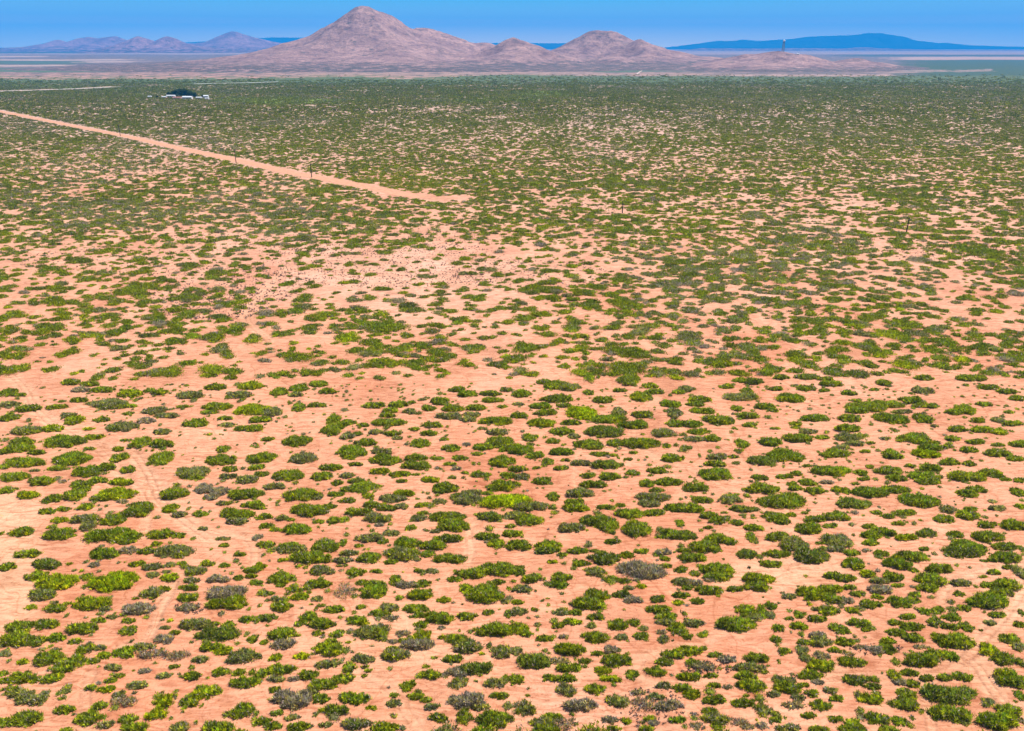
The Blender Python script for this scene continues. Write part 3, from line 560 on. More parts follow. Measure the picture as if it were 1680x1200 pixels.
def ridged(x, y, seed, octv=5):
    s, a = 0, .5
    for k in range(octv):
        s = s + a * (1 - np.abs(2 * vnoise(x * 2 ** k + 5 * k, y * 2 ** k + 3 * k, seed + k) - 1))
        a *= .5
    return s / .97

def peaks_fn(peaks, seed, gully=160.0, rough=.07, lo=10, hi=42):
    PK = []
    for px, py, Yd, s, p, tail in peaks:
        x, z = wall_at(px, py, Yd)
        PK.append((x, Yd, z, s, p, tail))
    def fn(X, Y):
        wx = (fbm(X / 260, Y / 260, seed + 50, 3) - .5) * 120
        wy_ = (fbm(X / 260, Y / 260, seed + 60, 3) - .5) * 160
        acc = 0; tot = 0
        for (x, y, z, s, p, tail) in PK:
            ang = np.arctan2(Y - y, X - x)
            d0 = np.hypot(X - x, (Y - y) * .8)
            w = smooth(30, s * .9, d0)
            d = np.hypot(X - x + wx * w, ((Y - y) + wy_ * w) * .8)
            spur = 1 + .07 * w * np.cos(ang * 5 + seed + x) + .06 * w * np.cos(ang * 9 + x * .3)
            d = d * spur
            h = z * (.86 * np.exp(-(d / s) ** p) + .14 * np.exp(-(d / tail) ** 2))
            acc = acc + np.clip(h, 0, None) ** 6
        H = acc ** (1 / 6)
        g = ridged((X + wx) / gully, (Y + wy_) / (gully * 1.5), seed)
        g2 = ridged(X / (gully * .3), Y / (gully * .42), seed + 7, 4)
        steep = smooth(12, 90, H)
        H = H * (1 - rough * steep * (1 - g) * 1.6) + steep * (g2 - .6) * 2.2 + steep * (fbm(X / 14, Y / 20, seed + 3, 3) - .5) * 2.2
        H = H - 5 + (fbm(X / 120, Y / 200, seed + 9, 3) - .5) * 4 * smooth(0, 10, H)
        return H, 1 - smooth(lo, hi, H)
    return fn

M_ROCK = rock_mat("pink_desert_rock", (0.42, 0.245, 0.200), (0.165, 0.095, 0.090), 100, (0.105, 0.080, 0.066), 0.20)
M_ROCK2 = rock_mat("distant_rock", (0.40, 0.205, 0.18), (0.17, 0.085, 0.09), 300, (0.07, 0.05, 0.05), 0.16)
M_MESA = rock_mat("wooded_mesa", (0.05, 0.07, 0.07), (0.025, 0.04, 0.045), 420, (0.02, 0.035, 0.035), 0.20)

MAIN = [  # summit pixel, distance, core radius, sharpness, radius of the foot slopes
    (584, 14, 4600, 335, 1.3, 1000), (602, 14, 4600, 325, 1.33, 1000), (642, 30, 4650, 200, 1.4, 650), (702, 41, 4800, 230, 1.7, 820), (745, 59, 4800, 210, 1.6, 700),
    (703, 74, 4300, 190, 1.3, 700), (655, 84, 4150, 200, 1.3, 700), (795, 66, 4800, 200, 1.6, 640), (842, 58, 4250, 190, 1.4, 720),
    (800, 94, 3950, 190, 1.3, 620), (590, 90, 4150, 250, 1.3, 700), (905, 90, 4150, 220, 1.4, 680), (520, 88, 4550, 310, 1.4, 900), (470, 96, 4500, 260, 1.4, 800)]
EAST = [
    (974, 49, 4950, 205, 1.7, 720), (1005, 49, 4950, 205, 1.7, 720), (1050, 61, 4600, 170, 1.4, 800), (932, 73, 4800, 200, 1.4, 640),
    (1105, 81, 4600, 220, 1.4, 800), (1010, 90, 4250, 230, 1.3, 700), (1165, 92, 4500, 210, 1.4, 720)]
LOW = [
    (1278, 80, 3900, 190, 1.5, 480), (1226, 87, 3950, 170, 1.5, 480), (1195, 97, 3700, 170, 1.4, 440), (1320, 91, 3850, 130, 1.5, 400),
    (1404, 93, 3900, 130, 1.5, 420), (1442, 101, 3900, 130, 1.5, 420), (1345, 105, 3600, 150, 1.4, 380), (1250, 107, 3500, 170, 1.4, 380)]
heightfield("mountain", -2700, 1000, 560, 3050, 6800, 420, peaks_fn(MAIN, 5), M_ROCK)
heightfield("mountain", -450, 2200, 420, 3200, 6800, 380, peaks_fn(EAST, 23), M_ROCK)
low_fn = peaks_fn(LOW, 37, 90, .09, 3, 18)
heightfield("low_hills", 400, 2600, 420, 2950, 5300, 320, low_fn, M_ROCK)

def ridge_fn(profile, Yc, depth, seed, gully, rough=.25, power=1.6):
    xs, zs = [], []
    for px, py in profile:
        x, z = wall_at(px, py, Yc)
        xs.append(x); zs.append(z)
    xs, zs = np.array(xs), np.array(zs)
    def fn(X, Y):
        off = (fbm(X / (gully * 6), Y / (gully * 6), seed + 2, 3) - .5) * depth * .8
        crest = np.interp(X, xs, zs, left=-30, right=-30)
        d = np.abs(Y - Yc - off * .5)
        fall = np.exp(-(d / (depth * (.45 + .25 * vnoise(X / (gully * 3), X * 0, seed)))) ** power)
        g = ridged(X / gully, Y / (gully * 2.2), seed)
        core = smooth(0, depth * .25, d)
        H = crest * fall * (1 - rough * core * (1 - g) * 2) + (fbm(X / (gully * .5), Y / gully, seed + 4, 3) - .5) * crest.clip(0, None) * .06
        return H - 6, 1 - smooth(20, 140, H)
    return fn
left_a = [(-160, 92), (-60, 80), (30, 77), (70, 70.5), (85, 65), (103, 70), (122, 62), (137, 60), (152, 62.5), (175, 60), (188, 59), (205, 65), (235, 70), (320, 71), (338, 69), (352, 63), (366, 57), (384, 51), (392, 52), (402, 56), (420, 61), (440, 66), (462, 70), (500, 76), (560, 84)]
left_b = [(150, 84), (195, 74), (215, 66), (232, 59), (246, 63), (258, 68), (268, 62), (277, 59), (291, 63), (306, 71), (330, 76), (370, 80), (420, 84)]
heightfield("distant_hills", -13500, -2000, 520, 14500, 19500, 120, ridge_fn(left_a, 17000, 1700, 61, 420), M_ROCK2)
heightfield("distant_hills", -9500, -3200, 320, 11800, 16000, 120, ridge_fn(left_b, 13600, 1200, 71, 260, .2), M_ROCK2)
mesa_l = [(120, 78), (300, 70), (430, 62.5), (445, 61.5), (496, 61.5), (540, 66), (700, 70), (905, 71), (935, 71), (968, 73), (1010, 78)]
mesa_r = [(1060, 82), (1110, 76), (1150, 71), (1180, 66.5), (1200, 67.5), (1218, 65), (1245, 67), (1300, 64), (1322, 60.5), (1365, 58.5), (1400, 57), (1420, 54), (1438, 54.5), (1455, 57.5), (1475, 60.5), (1492, 66), (1530, 70.5), (1545, 70), (1580, 74), (1640, 76), (1720, 78), (1900, 80)]
heightfield("distant_mesa", -17500, 4500, 620, 25500, 31500, 90, ridge_fn(mesa_l, 28500, 2300, 81, 700, .15, 2.2), M_MESA)
heightfield("distant_mesa", 5000, 26000, 700, 24500, 31500, 110, ridge_fn(mesa_r, 28000, 2300, 91, 750, .18, 2.0), M_MESA)
foot_r = [(1090, 84), (1150, 79), (1240, 79.5), (1300, 78.5), (1380, 79.5), (1420, 77), (1440, 79), (1500, 80.5), (1560, 82), (1700, 82)]
heightfield("distant_hills", 3600, 17000, 500, 17500, 21500, 90, ridge_fn(foot_r, 19500, 1500, 95, 420, .25), M_ROCK2)

# ---------------------------------------------------------------- foliage builder (every leaf a real face)
KIND_RGB = {'Y': (0.348, 0.403, 0.008), 'y': (0.336, 0.370, 0.010), 'h': (0.313, 0.347, 0.012), 'g': (0.261, 0.302, 0.015), 'e': (0.238, 0.297, 0.014),
            'd': (0.215, 0.252, 0.024), 'o': (0.278, 0.286, 0.060), 'm': (0.348, 0.308, 0.130), 's': (0.313, 0.269, 0.090), 't': (0.055, 0.080, 0.016)}
TWIG = np.array((0.44, 0.34, 0.27))
GREY_SHARE = {'Y': 0, 'y': .02, 'h': .04, 'g': .07, 'e': .05, 'd': .08, 'o': .18, 'm': .40, 's': .30, 't': 0}

def leaf_mesh(C, R, yaw, n, size, rgb, grey, rg, core=True, up=.75, thin=0.26):
    """C centres on the ground, R (rx, ry, h), n leaves per mound -> verts, tris, colours"""
    n = np.asarray(n, int)
    idx = np.repeat(np.arange(len(n)), n)
    T = len(idx)
    a = rg.uniform(0, 2 * np.pi, T)
    zc = rg.uniform(0, 1, T) ** .85
    ph = rg.uniform(0, 6.28, (len(n), 4))
    s = 1 + .11 * np.sin(3 * a + ph[idx, 0]) + .09 * np.sin(5 * a + ph[idx, 1]) + .07 * np.sin(8 * a + ph[idx, 2] + 3 * zc)
    sr = np.sqrt(1 - zc ** 2)
    d = np.stack([np.cos(a) * sr * s, np.sin(a) * sr * s, zc * (1 + .12 * np.sin(4 * a + ph[idx, 3]) * sr)], -1)
    rad = np.where(rg.uniform(0, 1, T) < .12, rg.uniform(1.0, 1.32, T), rg.uniform(.45, 1.15, T) ** .6)
    loc = d * R[idx] * rad[:, None]
    nr = d / R[idx]; nr /= np.linalg.norm(nr, axis=1)[:, None] + 1e-9
    c_, s_ = np.cos(yaw[idx]), np.sin(yaw[idx])
    rot = lambda v: np.stack([v[:, 0] * c_ - v[:, 1] * s_, v[:, 0] * s_ + v[:, 1] * c_, v[:, 2]], -1)
    loc, nr = rot(loc), rot(nr)
    P = C[idx] + loc
    D = nr * .7 + np.array((0, 0, up)) + rg.normal(0, .42, (T, 3))
    D /= np.linalg.norm(D, axis=1)[:, None]
    S = np.cross(D, rg.normal(0, 1, (T, 3))); S /= np.linalg.norm(S, axis=1)[:, None] + 1e-9
    L = size[idx] * rg.uniform(.6, 1.45, T)
    W = L * thin * rg.uniform(.7, 1.4, T)
    P0 = P - D * (L * .35)[:, None]
    V = np.stack([P0 - S * W[:, None], P0 + S * W[:, None], P0 + D * L[:, None]], 1).reshape(-1, 3)
    F = np.arange(3 * T).reshape(-1, 3)
    # leaf colour: young yellow shoots, older dull leaves, dry twigs in patches
    cs = np.maximum(.42, size[idx] * 1.0)
    cell = [np.floor((P[:, q] + (0, .13, .21)[q]) / cs).astype(np.int64) for q in range(3)]
    tuft = _hash(cell[0] + cell[2] * 57, cell[1] - cell[2] * 31, 3)
    tone = .38 + 1.38 * tuft
    col = rgb[idx] * (tone * np.exp(rg.normal(0, .20, T)))[:, None]
    warm = _hash(cell[0] + cell[2] * 11, cell[1] + cell[2] * 71, 8) * .8 + rg.uniform(0, .2, T)
    col = col * np.where(warm[:, None] > .72, (1.50, 1.28, .75), np.where(warm[:, None] < .22, (.75, .88, 1.35), (1.04, 1, .9)))
    patch = .5 + .5 * np.sin(P[:, 0] * 1.7 + ph[idx, 0]) * np.sin(P[:, 1] * 1.9 + ph[idx, 1])
    g = rg.uniform(0, 1, T) < np.clip(grey[idx] * (0.35 + 1.3 * patch), 0, .95)
    col = np.where(g[:, None], TWIG * np.exp(rg.normal(0, .3, T))[:, None], col)
    CC = np.repeat(col, 3, 0)
    if core:
        k = 7
        t = np.arange(k) * 2 * np.pi / k
        ring = lambda r, z: np.stack([r * np.cos(t), r * np.sin(t), np.full(k, z)], -1)
        base = np.concatenate([ring(.74, -.12), ring(.68, .24), ring(.42, .54), [[0, 0, .66]]])
        nb = len(base)
        vb = base[None] * R[:, None, :] * rg.uniform(.88, 1.08, (len(n), nb, 1))
        cy, sy = np.cos(yaw)[:, None], np.sin(yaw)[:, None]
        vb = np.stack([vb[..., 0] * cy - vb[..., 1] * sy, vb[..., 0] * sy + vb[..., 1] * cy, vb[..., 2]], -1) + C[:, None, :]
        f = []
        for r0 in (0, k):
            for q in range(k):
                q2 = (q + 1) % k
                f += [(r0 + q, r0 + q2, r0 + k + q2), (r0 + q, r0 + k + q2, r0 + k + q)]
        f += [(2 * k + q, 2 * k + (q + 1) % k, 3 * k) for q in range(k)]
        f = np.array(f)
        F2 = (f[None] + (np.arange(len(n)) * nb)[:, None, None]).reshape(-1, 3) + len(V)
        cc = rgb * .9 * (1 - grey[:, None]) + TWIG * .9 * grey[:, None]
        V = np.concatenate([V, vb.reshape(-1, 3)]); F = np.concatenate([F, F2])
        CC = np.concatenate([CC, np.repeat(cc, nb, 0)])
    return V, F, CC

def mounds(rx, ry, h, rg):
    """a shrub as a few joined mounds in its own frame: offsets and radii"""
    big = rx > 1.1
    k = 0 if rx < .7 else int(min(6, 2 + rx * 1.3))
    C = [(0, 0, 0)]; R = [(rx * (.76 if big else .95), ry * (.76 if big else .95), h * .95)]
    for _ in range(k):
        a = rg.uniform(0, 6.28); q = rg.uniform(.45, .72)
        f = rg.uniform(.34, .52)
        C.append((rx * q * math.cos(a), ry * q * math.sin(a), 0))
        R.append((rx * f, max(ry, rx * .6) * f, h * rg.uniform(.65, 1.08)))
    for _ in range(2 * k):                                   # stray side growth along the rim
        a = rg.uniform(0, 6.28); q = rg.uniform(.70, .98)
        f = rg.uniform(.12, .26)
        C.append((rx * q * math.cos(a), ry * q * math.sin(a), 0))
        R.append((max(.25, rx * f), max(.25, ry * f), h * rg.uniform(.35, .75)))
    return np.array(C), np.array(R)

# ---------------------------------------------------------------- shrubs surveyed from the photograph
def shrub_from_pixels(px, py, w, h):
    th = PITCH + math.atan((py - CY) / FPX)
    X, Y = ground_at(px, py + h * .12)
    depth = Y * CP + CAM_H * SP
    W = max(w * depth / FPX - .12, .3)
    ver = max(h * depth / FPX - .25, .3)
    hh = min(max(.20 * W, .25), .85 + .05 * W)
    hh = min(hh, ver * .62 / math.cos(th))
    D = (ver - hh * math.cos(th) * .62) / math.sin(th)
    D = min(max(D, W * .36), W * 1.5)
    return X, Y, W / 2 * .97, D / 2, hh
SURVEY = []
for x0, y0, zf, txt in SHEETS:
    for rec in txt.split(';'):
        x, y, w, h, k = rec.split()
        x, y, w, h = float(x), float(y), float(w), float(h)
        py = y0 + y / zf
        if y0 == 800 and py >= 899: continue
        if y0 == 430 and py >= 799: continue
        SURVEY.append((x0 + x / zf, py, w / zf, h / zf, k))
SURVEY.sort(key=lambda s: -s[2] * s[3])
N_SINGLE = 300
SINGLE = [s for s in SURVEY[:N_SINGLE] if s[1] < 1196]
REST = SURVEY[N_SINGLE:]

WORDS = {'Y': 'vivid yellow-green', 'y': 'bright yellow-green', 'h': 'yellow-tipped green', 'g': 'mid-green', 'e': 'deep-green',
         'd': 'dark dull-green', 'o': 'grey-olive', 'm': 'mauve-grey twiggy', 's': 'sparse dry'}
NEAR = {'Y': 'a vivid', 'y': 'a bright', 'h': 'a yellow-tipped', 'g': 'a green', 'e': 'a deep-green', 'd': 'a dark', 'o': 'an olive', 'm': 'a mauve-grey', 's': 'a dry'}
ONES = "zero one two three four five six seven eight nine ten eleven twelve thirteen fourteen fifteen sixteen seventeen eighteen nineteen".split()
TENS = "x x twenty thirty forty fifty sixty seventy eighty ninety".split()
def in_words(n):
    return ONES[n] if n < 20 else ("one hundred" if n > 99 else TENS[n // 10] + ("-" + ONES[n % 10] if n % 10 else ""))
def describe(s, seen):
    px, py, w, h, k = s
    size = 'large' if w * h > 1500 else ('mid-sized' if w * h > 950 else 'small')
    form = 'wide' if w > 2.5 * h else ('upright' if w < 1.35 * h else 'rounded')
    near = sorted((math.hypot(t[0] - px, (t[1] - py) * 1.6), t) for t in SURVEY[:420] if t is not s)[:4]
    for wd in (size, form, size + ' ' + form):
        for d, t in near:
            dx, dy = t[0] - px, t[1] - py
            side = 'beside' if abs(dx) > abs(dy) * 1.6 else ('behind' if dy > 0 else 'before')
            lab = f"{wd} {WORDS[k]} shrub {side} {NEAR[t[4]]} one, {in_words(round(px / 16.8))} percent across, {in_words(round(py / 12))} percent down"
            if lab not in seen: break
        if lab not in seen: break
    seen.add(lab)
    return lab
seen = set()
rg = np.random.default_rng(5)
for s in SINGLE:
    px, py, w, h, k = s
    X, Y, rx, ry, hh = shrub_from_pixels(px, py, w, h)
    z = float(height(np.array([X]), np.array([Y]))[0]) - .05
    root = bpy.data.objects.new("desert_shrub", None)
    COL.objects.link(root)
    root.location = (X, Y, z); root.empty_display_size = .5
    tag(root, describe(s, seen), "shrub", "shrubs growing on the orange sand")
    C, R = mounds(rx, ry, hh, rg)
    area = 3.6 * R[:, 0] * R[:, 1] + 3.2 * R[:, 0] * R[:, 2]
    dens = {'s': 14, 'm': 48, 'o': 48}.get(k, 60)
    n = np.maximum(20, (area * dens).astype(int))
    rgb = np.tile(np.array(KIND_RGB[k]) * rg.uniform(.9, 1.12), (len(n), 1)) * rg.uniform(.82, 1.22, (len(n), 1))
    if k in 'gheo' and len(n) > 2:
        for q in range(1, len(n)):
            if rg.uniform() < .3: rgb[q] = np.array(KIND_RGB['y' if rg.uniform() < .5 else 'h']) * .95
            elif rg.uniform() < .2: rgb[q] = np.array(KIND_RGB['d'])
    V, F, CC = leaf_mesh(C, R, np.zeros(len(n)), n, np.full(len(n), .48 if k != 's' else .36), rgb, np.full(len(n), GREY_SHARE[k]), rg,
                         core=k != 's', thin=.165)
    link("foliage", mesh_from("foliage", V, F, {"leaf_colour": CC}), M_LEAF, root)
    tw = MB()
    for _ in range(14 if k in 'ms' else 7):
        a = rg.uniform(0, 6.28); q = rg.uniform(.75, 1.08)
        e0 = (0, 0, .1)
        e1 = (rx * q * math.cos(a + .2), ry * q * math.sin(a + .2), hh * rg.uniform(.15, .5))
        tw.tube(e0, e1, .05, .018, 4)
        e2 = (e1[0] * 1.05 + rg.normal(0, .15), e1[1] * 1.05 + rg.normal(0, .15), e1[2] + rg.uniform(.1, .35))
        tw.tube(e1, e2, .018, .008, 3)
    for _ in range(6):
        a = rg.uniform(0, 6.28); q = rg.uniform(.1, .6)
        b0 = (0, 0, .1)
        tw.tube(b0, (rx * q * math.cos(a), ry * q * math.sin(a), hh * rg.uniform(1.0, 1.25)), .035, .01, 3)
    tw.build("twigs", M_TWIG, root)

# ---------------------------------------------------------------- all the other shrubs of the plain
CC_, RR_, YW, NN, SZ, RGB, GR = [], [], [], [], [], [], []
def put(C, R, yaw, n, size, rgb, grey):
    CC_.append(C); RR_.append(R); YW.append(yaw); NN.append(n); SZ.append(size); RGB.append(rgb); GR.append(grey)
for px, py, w, h, k in REST:
    X, Y, rx, ry, hh = shrub_from_pixels(px, py, w, h)
    C, R = mounds(rx, ry, hh, rg)
    m = len(C)
    z = height(np.array([X]), np.array([Y]))[0] - .05
    C = C + np.array((X, Y, z))
    area = 3.6 * R[:, 0] * R[:, 1] + 3.2 * R[:, 0] * R[:, 2]
    dist = math.hypot(X, Y)
    dens = 62 if dist < 170 else 34
    n = np.maximum(14, (area * dens * (.3 if k == 's' else 1)).astype(int))
    put(C, R, np.zeros(m), n, np.full(m, .40 if dist < 170 else .5), np.tile(np.array(KIND_RGB[k]) * rg.uniform(.88, 1.12), (m, 1)) * rg.uniform(.85, 1.2, (m, 1)), np.full(m, GREY_SHARE[k]))

S_PX = np.array([(s[0], s[1], s[2], s[3]) for s in SURVEY])
ROADW = [curve([ground_at(*p) for p in ROAD_PX], 4), curve([ground_at(*p) for p in [(640, 318), (700, 325), (725, 326), (750, 325)]], 4)] + [curve([ground_at(*p) for p in pp], 4) for pp in ([(-60, 152.6), (0, 150), (60, 148.2), (110, 146.5), (150, 144.8), (182, 143)], [(318, 138), (360, 137), (410, 136), (456, 134.5)])]
def scatter(n_try, ymin, ymax, mean_w, sig, lod, cover_fn, seed):
    r = np.random.default_rng(seed)
    y = np.sqrt(r.uniform(ymin ** 2, ymax ** 2, n_try))
    x = r.uniform(-1, 1, n_try) * (y * .80 + 20)
    px, py = to_px(x, y)
    cv = cover_fn(px, py, x, y)
    w = mean_w * np.exp(r.normal(0, sig, n_try))
    keep = r.uniform(0, 1, n_try) < cv
    for q, rd in enumerate(ROADW):
        keep &= seg_dist(x, y, rd) > (7 if q < 2 else 26) + w * .5
    keep &= ~((px < 780 + 60 * np.sin(x / 90)) & (py < 130.5 + 1.5 * np.sin(x / 60)) & (r.uniform(0, 1, len(px)) < .85))
    bed_, _ = track_fields(x, y)
    keep &= bed_ < .25
    keep &= (px > -120) & (px < 1800)
    x, y, px, py, w = x[keep], y[keep], px[keep], py[keep], w[keep]
    return x, y, px, py, w, r

def bell(px, py, cx, cy, rx, ry):
    return np.exp(-(((px - cx) / rx) ** 2 + ((py - cy) / ry) ** 2) ** 1.1)
def cover_mid(px, py, x, y):
    c = np.interp(py, [122, 130, 140, 155, 200, 260, 300, 340, 400, 480, 560, 620, 650], [0, .15, .5, 1, 1, 1, .96, .80, .66, .63, .64, .64, .0])
    patch = fbm(x / 45, y / 75, 51, 4)
    c = c * (0.70 + .6 * smooth(.38, .66, patch))
    c = c * (1 - .78 * bell(px, py, 620, 446, 360, 58)) * (1 - .85 * bell(px, py, 800, 412, 80, 14)) * (1 - .5 * bell(px, py, 60, 500, 90, 90))
    c = c * (1 - .45 * bell(px, py, 240, 300, 300, 22)) * (1 - .5 * bell(px, py, 1250, 335, 420, 30)) * (1 - .45 * bell(px, py, 950, 215, 260, 22))
    c = c * (1 - .45 * bell(px, py, 680, 181, 110, 7))
    c = c + .9 * bell(px, py, 620, 301, 110, 13) + .25 * bell(px, py, 1130, 445, 60, 40) + .25 * bell(px, py, 250, 350, 330, 26)
    return np.clip(c, 0, 1)
def colour_pick(r, px, py, x, y, n):
    ks = np.array(list("gheodymY"))
    p = np.array([.42, .13, .15, .12, .08, .05, .04, .01])
    kk = r.choice(len(ks), n, p=p)
    loc = fbm(x / 80, y / 120, 63, 3)
    rgbs = np.array([KIND_RGB[k] for k in ks]); gs = np.array([GREY_SHARE[k] for k in ks])
    rgb = rgbs[kk] * np.exp(r.normal(0, .14, n))[:, None]
    grey = gs[kk] * .8 + .22 * smooth(.56, .72, loc) * (r.uniform(0, 1, n) < .6)
    bright = np.clip(bell(px, py, 455, 166, 130, 7) + bell(px, py, 885, 156, 70, 7) + 1.2 * bell(px, py, 625, 301, 110, 14) + .5 * bell(px, py, 760, 164, 150, 5) + .4 * smooth(.56, .68, fbm(x / 60, y / 90, 93, 3)), 0, 1)
    pick = r.uniform(0, 1, n) < bright
    rgb = np.where(pick[:, None], np.array(KIND_RGB['y']) * .95, rgb)
    dist = np.hypot(x, y)
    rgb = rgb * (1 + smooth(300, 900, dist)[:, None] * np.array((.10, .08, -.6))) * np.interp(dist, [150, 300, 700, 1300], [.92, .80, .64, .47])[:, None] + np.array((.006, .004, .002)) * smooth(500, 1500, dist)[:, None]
    return rgb, np.clip(grey, 0, .9)

# small ones between the surveyed shrubs
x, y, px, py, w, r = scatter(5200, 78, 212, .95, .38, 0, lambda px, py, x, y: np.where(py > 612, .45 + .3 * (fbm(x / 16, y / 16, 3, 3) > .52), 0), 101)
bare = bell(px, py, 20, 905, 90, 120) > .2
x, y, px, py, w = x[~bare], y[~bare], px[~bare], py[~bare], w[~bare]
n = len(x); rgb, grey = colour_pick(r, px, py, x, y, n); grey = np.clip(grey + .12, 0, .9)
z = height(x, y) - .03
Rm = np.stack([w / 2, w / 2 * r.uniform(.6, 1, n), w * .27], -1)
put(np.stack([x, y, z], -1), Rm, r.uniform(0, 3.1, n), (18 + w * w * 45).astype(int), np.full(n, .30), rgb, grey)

# the desert goes on beside and beneath the view
for (y0_, y1_, per, mw, sd) in ((20, 215, 13, 2.9, 401), (215, 600, 22, 3.4, 402)):
    r = np.random.default_rng(sd)
    k_ = int((2 * (y1_ + 120) * (y1_ - y0_)) / per)
    y = r.uniform(y0_, y1_, k_); x = r.uniform(-1, 1, k_) * (y1_ + 120)
    px, py = to_px(x, y)
    keep = (np.abs(x) < y * 1.15 + 90) & ((px < -25) | (px > 1705) | (py > 1208)) & (fbm(x / 30, y / 30, 12, 3) > .30)
    if y0_ > 200: keep &= (px < -120) | (px > 1800)
    bed_, _ = track_fields(x, y); keep &= bed_ < .25
    x, y, px, py = x[keep], y[keep], px[keep], py[keep]; n = len(x)
    w = mw * np.exp(r.normal(0, .42, n))
    rgb, grey = colour_pick(r, px, np.minimum(py, 900), x, y, n)
    Rm = np.stack([w / 2, w / 2 * r.uniform(.5, .95, n), np.minimum(w * .2, 1.1)], -1)
    put(np.stack([x, y, height(x, y) - .04], -1), Rm, r.normal(0, .6, n), np.maximum(8, w * w * (26 if y0_ < 200 else 6)).astype(int), np.full(n, .45 if y0_ < 200 else .6), rgb, grey)

def band(ymin, ymax, per_area, mean_w, sig, leaves, size, seed, subs=0, hfac=.27, hmax=1.7):
    area = (ymax ** 2 - ymin ** 2) * .80 + 40 * (ymax - ymin)
    x, y, px, py, w, r = scatter(int(area / per_area), ymin, ymax, mean_w, sig, 0, cover_mid, seed)
    keep = py < 622
    # leave the rows of the survey alone
    nearS = np.zeros(len(x), bool)
    low_ = np.where(py > 560)[0]
    for q in low_:
        nearS[q] = (np.hypot((S_PX[:, 0] - px[q]) / (S_PX[:, 2] * .55 + 8), (S_PX[:, 1] - py[q]) / (S_PX[:, 3] * .6 + 3)) < 1).any()
    keep &= ~nearS
    x, y, px, py, w = x[keep], y[keep], px[keep], py[keep], w[keep]
    n = len(x); rgb, grey = colour_pick(r, px, py, x, y, n)
    z = height(x, y) - .04
    h = np.minimum(w * hfac, hmax) * r.uniform(.8, 1.2, n)
    Rm = np.stack([w / 2, w / 2 * r.uniform(.45, .95, n), h], -1)
    C = np.stack([x, y, z], -1)
    yaw = r.normal(0, .5, n)
    put(C, Rm, yaw, np.maximum(6, (w * w * leaves)).astype(int), np.full(n, size), rgb, grey)
    for _ in range(subs):
        a = r.uniform(0, 6.28, n); q = r.uniform(.35, .85, n); f = r.uniform(.35, .65, n)
        C2 = C + np.stack([np.cos(a) * Rm[:, 0] * q, np.sin(a) * Rm[:, 1] * q, 0 * a], -1)
        put(C2, Rm * np.stack([f, f, r.uniform(.6, 1, n)], -1), yaw, np.maximum(5, (w * w * f * f * leaves)).astype(int), np.full(n, size), rgb * r.uniform(.8, 1.25, (n, 1)), grey)
    return n
cnt = []
cnt.append(band(200, 360, 9.0, 3.4, .42, 13, .48, 201, 1, .18, 1.1))
cnt.append(band(360, 600, 8.6, 3.3, .45, 6, .62, 202, 1, .19, 1.1))
cnt.append(band(600, 1150, 9.5, 2.9, .45, 3.2, .75, 203, 1, .20, 1.1))
N_NEAR = len(CC_)
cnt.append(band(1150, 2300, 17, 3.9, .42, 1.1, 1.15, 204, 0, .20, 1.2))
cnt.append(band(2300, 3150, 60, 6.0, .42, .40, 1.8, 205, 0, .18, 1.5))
print("scattered", cnt)

cat = lambda L, s: np.concatenate(L[s])
rq = np.random.default_rng(9)
A_ = [leaf_mesh(cat(CC_, s), cat(RR_, s), cat(YW, s), cat(NN, s), cat(SZ, s), cat(RGB, s), cat(GR, s), rq, core=cr, up=u, thin=th_)
      for s, cr, u, th_ in ((slice(0, N_NEAR), True, .6, .24), (slice(N_NEAR, None), False, .2, .45))]
V = np.concatenate([a[0] for a in A_]); F = np.concatenate([A_[0][1], A_[1][1] + len(A_[0][0])]); CCc = np.concatenate([a[2] for a in A_])
del A_
print("leaves", len(F))
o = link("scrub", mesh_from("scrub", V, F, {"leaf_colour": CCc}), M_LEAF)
tag(o, "countless smaller and farther shrubs dotted over the sandy plain", "shrubs", None, "stuff")
del V, F, CCc

# dry grass tufts in the pale stony flats
r = np.random.default_rng(77)
tx, ty = [], []
for (cx, cy, rx, ry, k) in ((360, 470, 130, 30, 1100), (350, 505, 90, 18, 500), (640, 435, 190, 34, 1700), (540, 395, 240, 22, 1200), (1010, 338, 90, 12, 500), (1560, 415, 100, 14, 350), (200, 430, 150, 22, 500), (860, 450, 120, 22, 500)):
    a = r.uniform(0, 6.28, k); q = np.sqrt(r.uniform(0, 1.3, k))
    for u, v in zip(cx + rx * q * np.cos(a), cy + ry * q * np.sin(a)):
        X, Y = ground_at(u, v); tx.append(X); ty.append(Y)
for (cx, cy, rx, ry, k) in ((1065, 1160, 50, 30, 130), (1160, 1095, 40, 12, 90), (250, 1073, 25, 9, 60), (310, 998, 24, 8, 60), (1440, 1065, 40, 8, 70)):
    a = r.uniform(0, 6.28, k); q = np.sqrt(r.uniform(0, 1.3, k))
    for u, v in zip(cx + rx * q * np.cos(a), cy + ry * q * np.sin(a)):
        X, Y = ground_at(u, v); tx.append(X); ty.append(Y)
tx, ty = np.array(tx), np.array(ty); m = len(tx)
dd = np.hypot(tx, ty)
w = np.where(dd > 200, .50, .36) * np.exp(r.normal(0, .3, m))
V, F, CCc = leaf_mesh(np.stack([tx, ty, height(tx, ty) - .02], -1), np.stack([w / 2, w / 2, w * .45], -1), r.uniform(0, 6, m), np.full(m, 9), w * .7,
                      np.tile(np.array((.13, .085, .065)), (m, 1)), np.full(m, .3), r, core=False)
o = link("dry_grass", mesh_from("dry_grass", V, F, {"leaf_colour": CCc}), M_LEAF)
tag(o, "tiny dry grass tufts speckling the pale flats", "grass", None, "stuff")

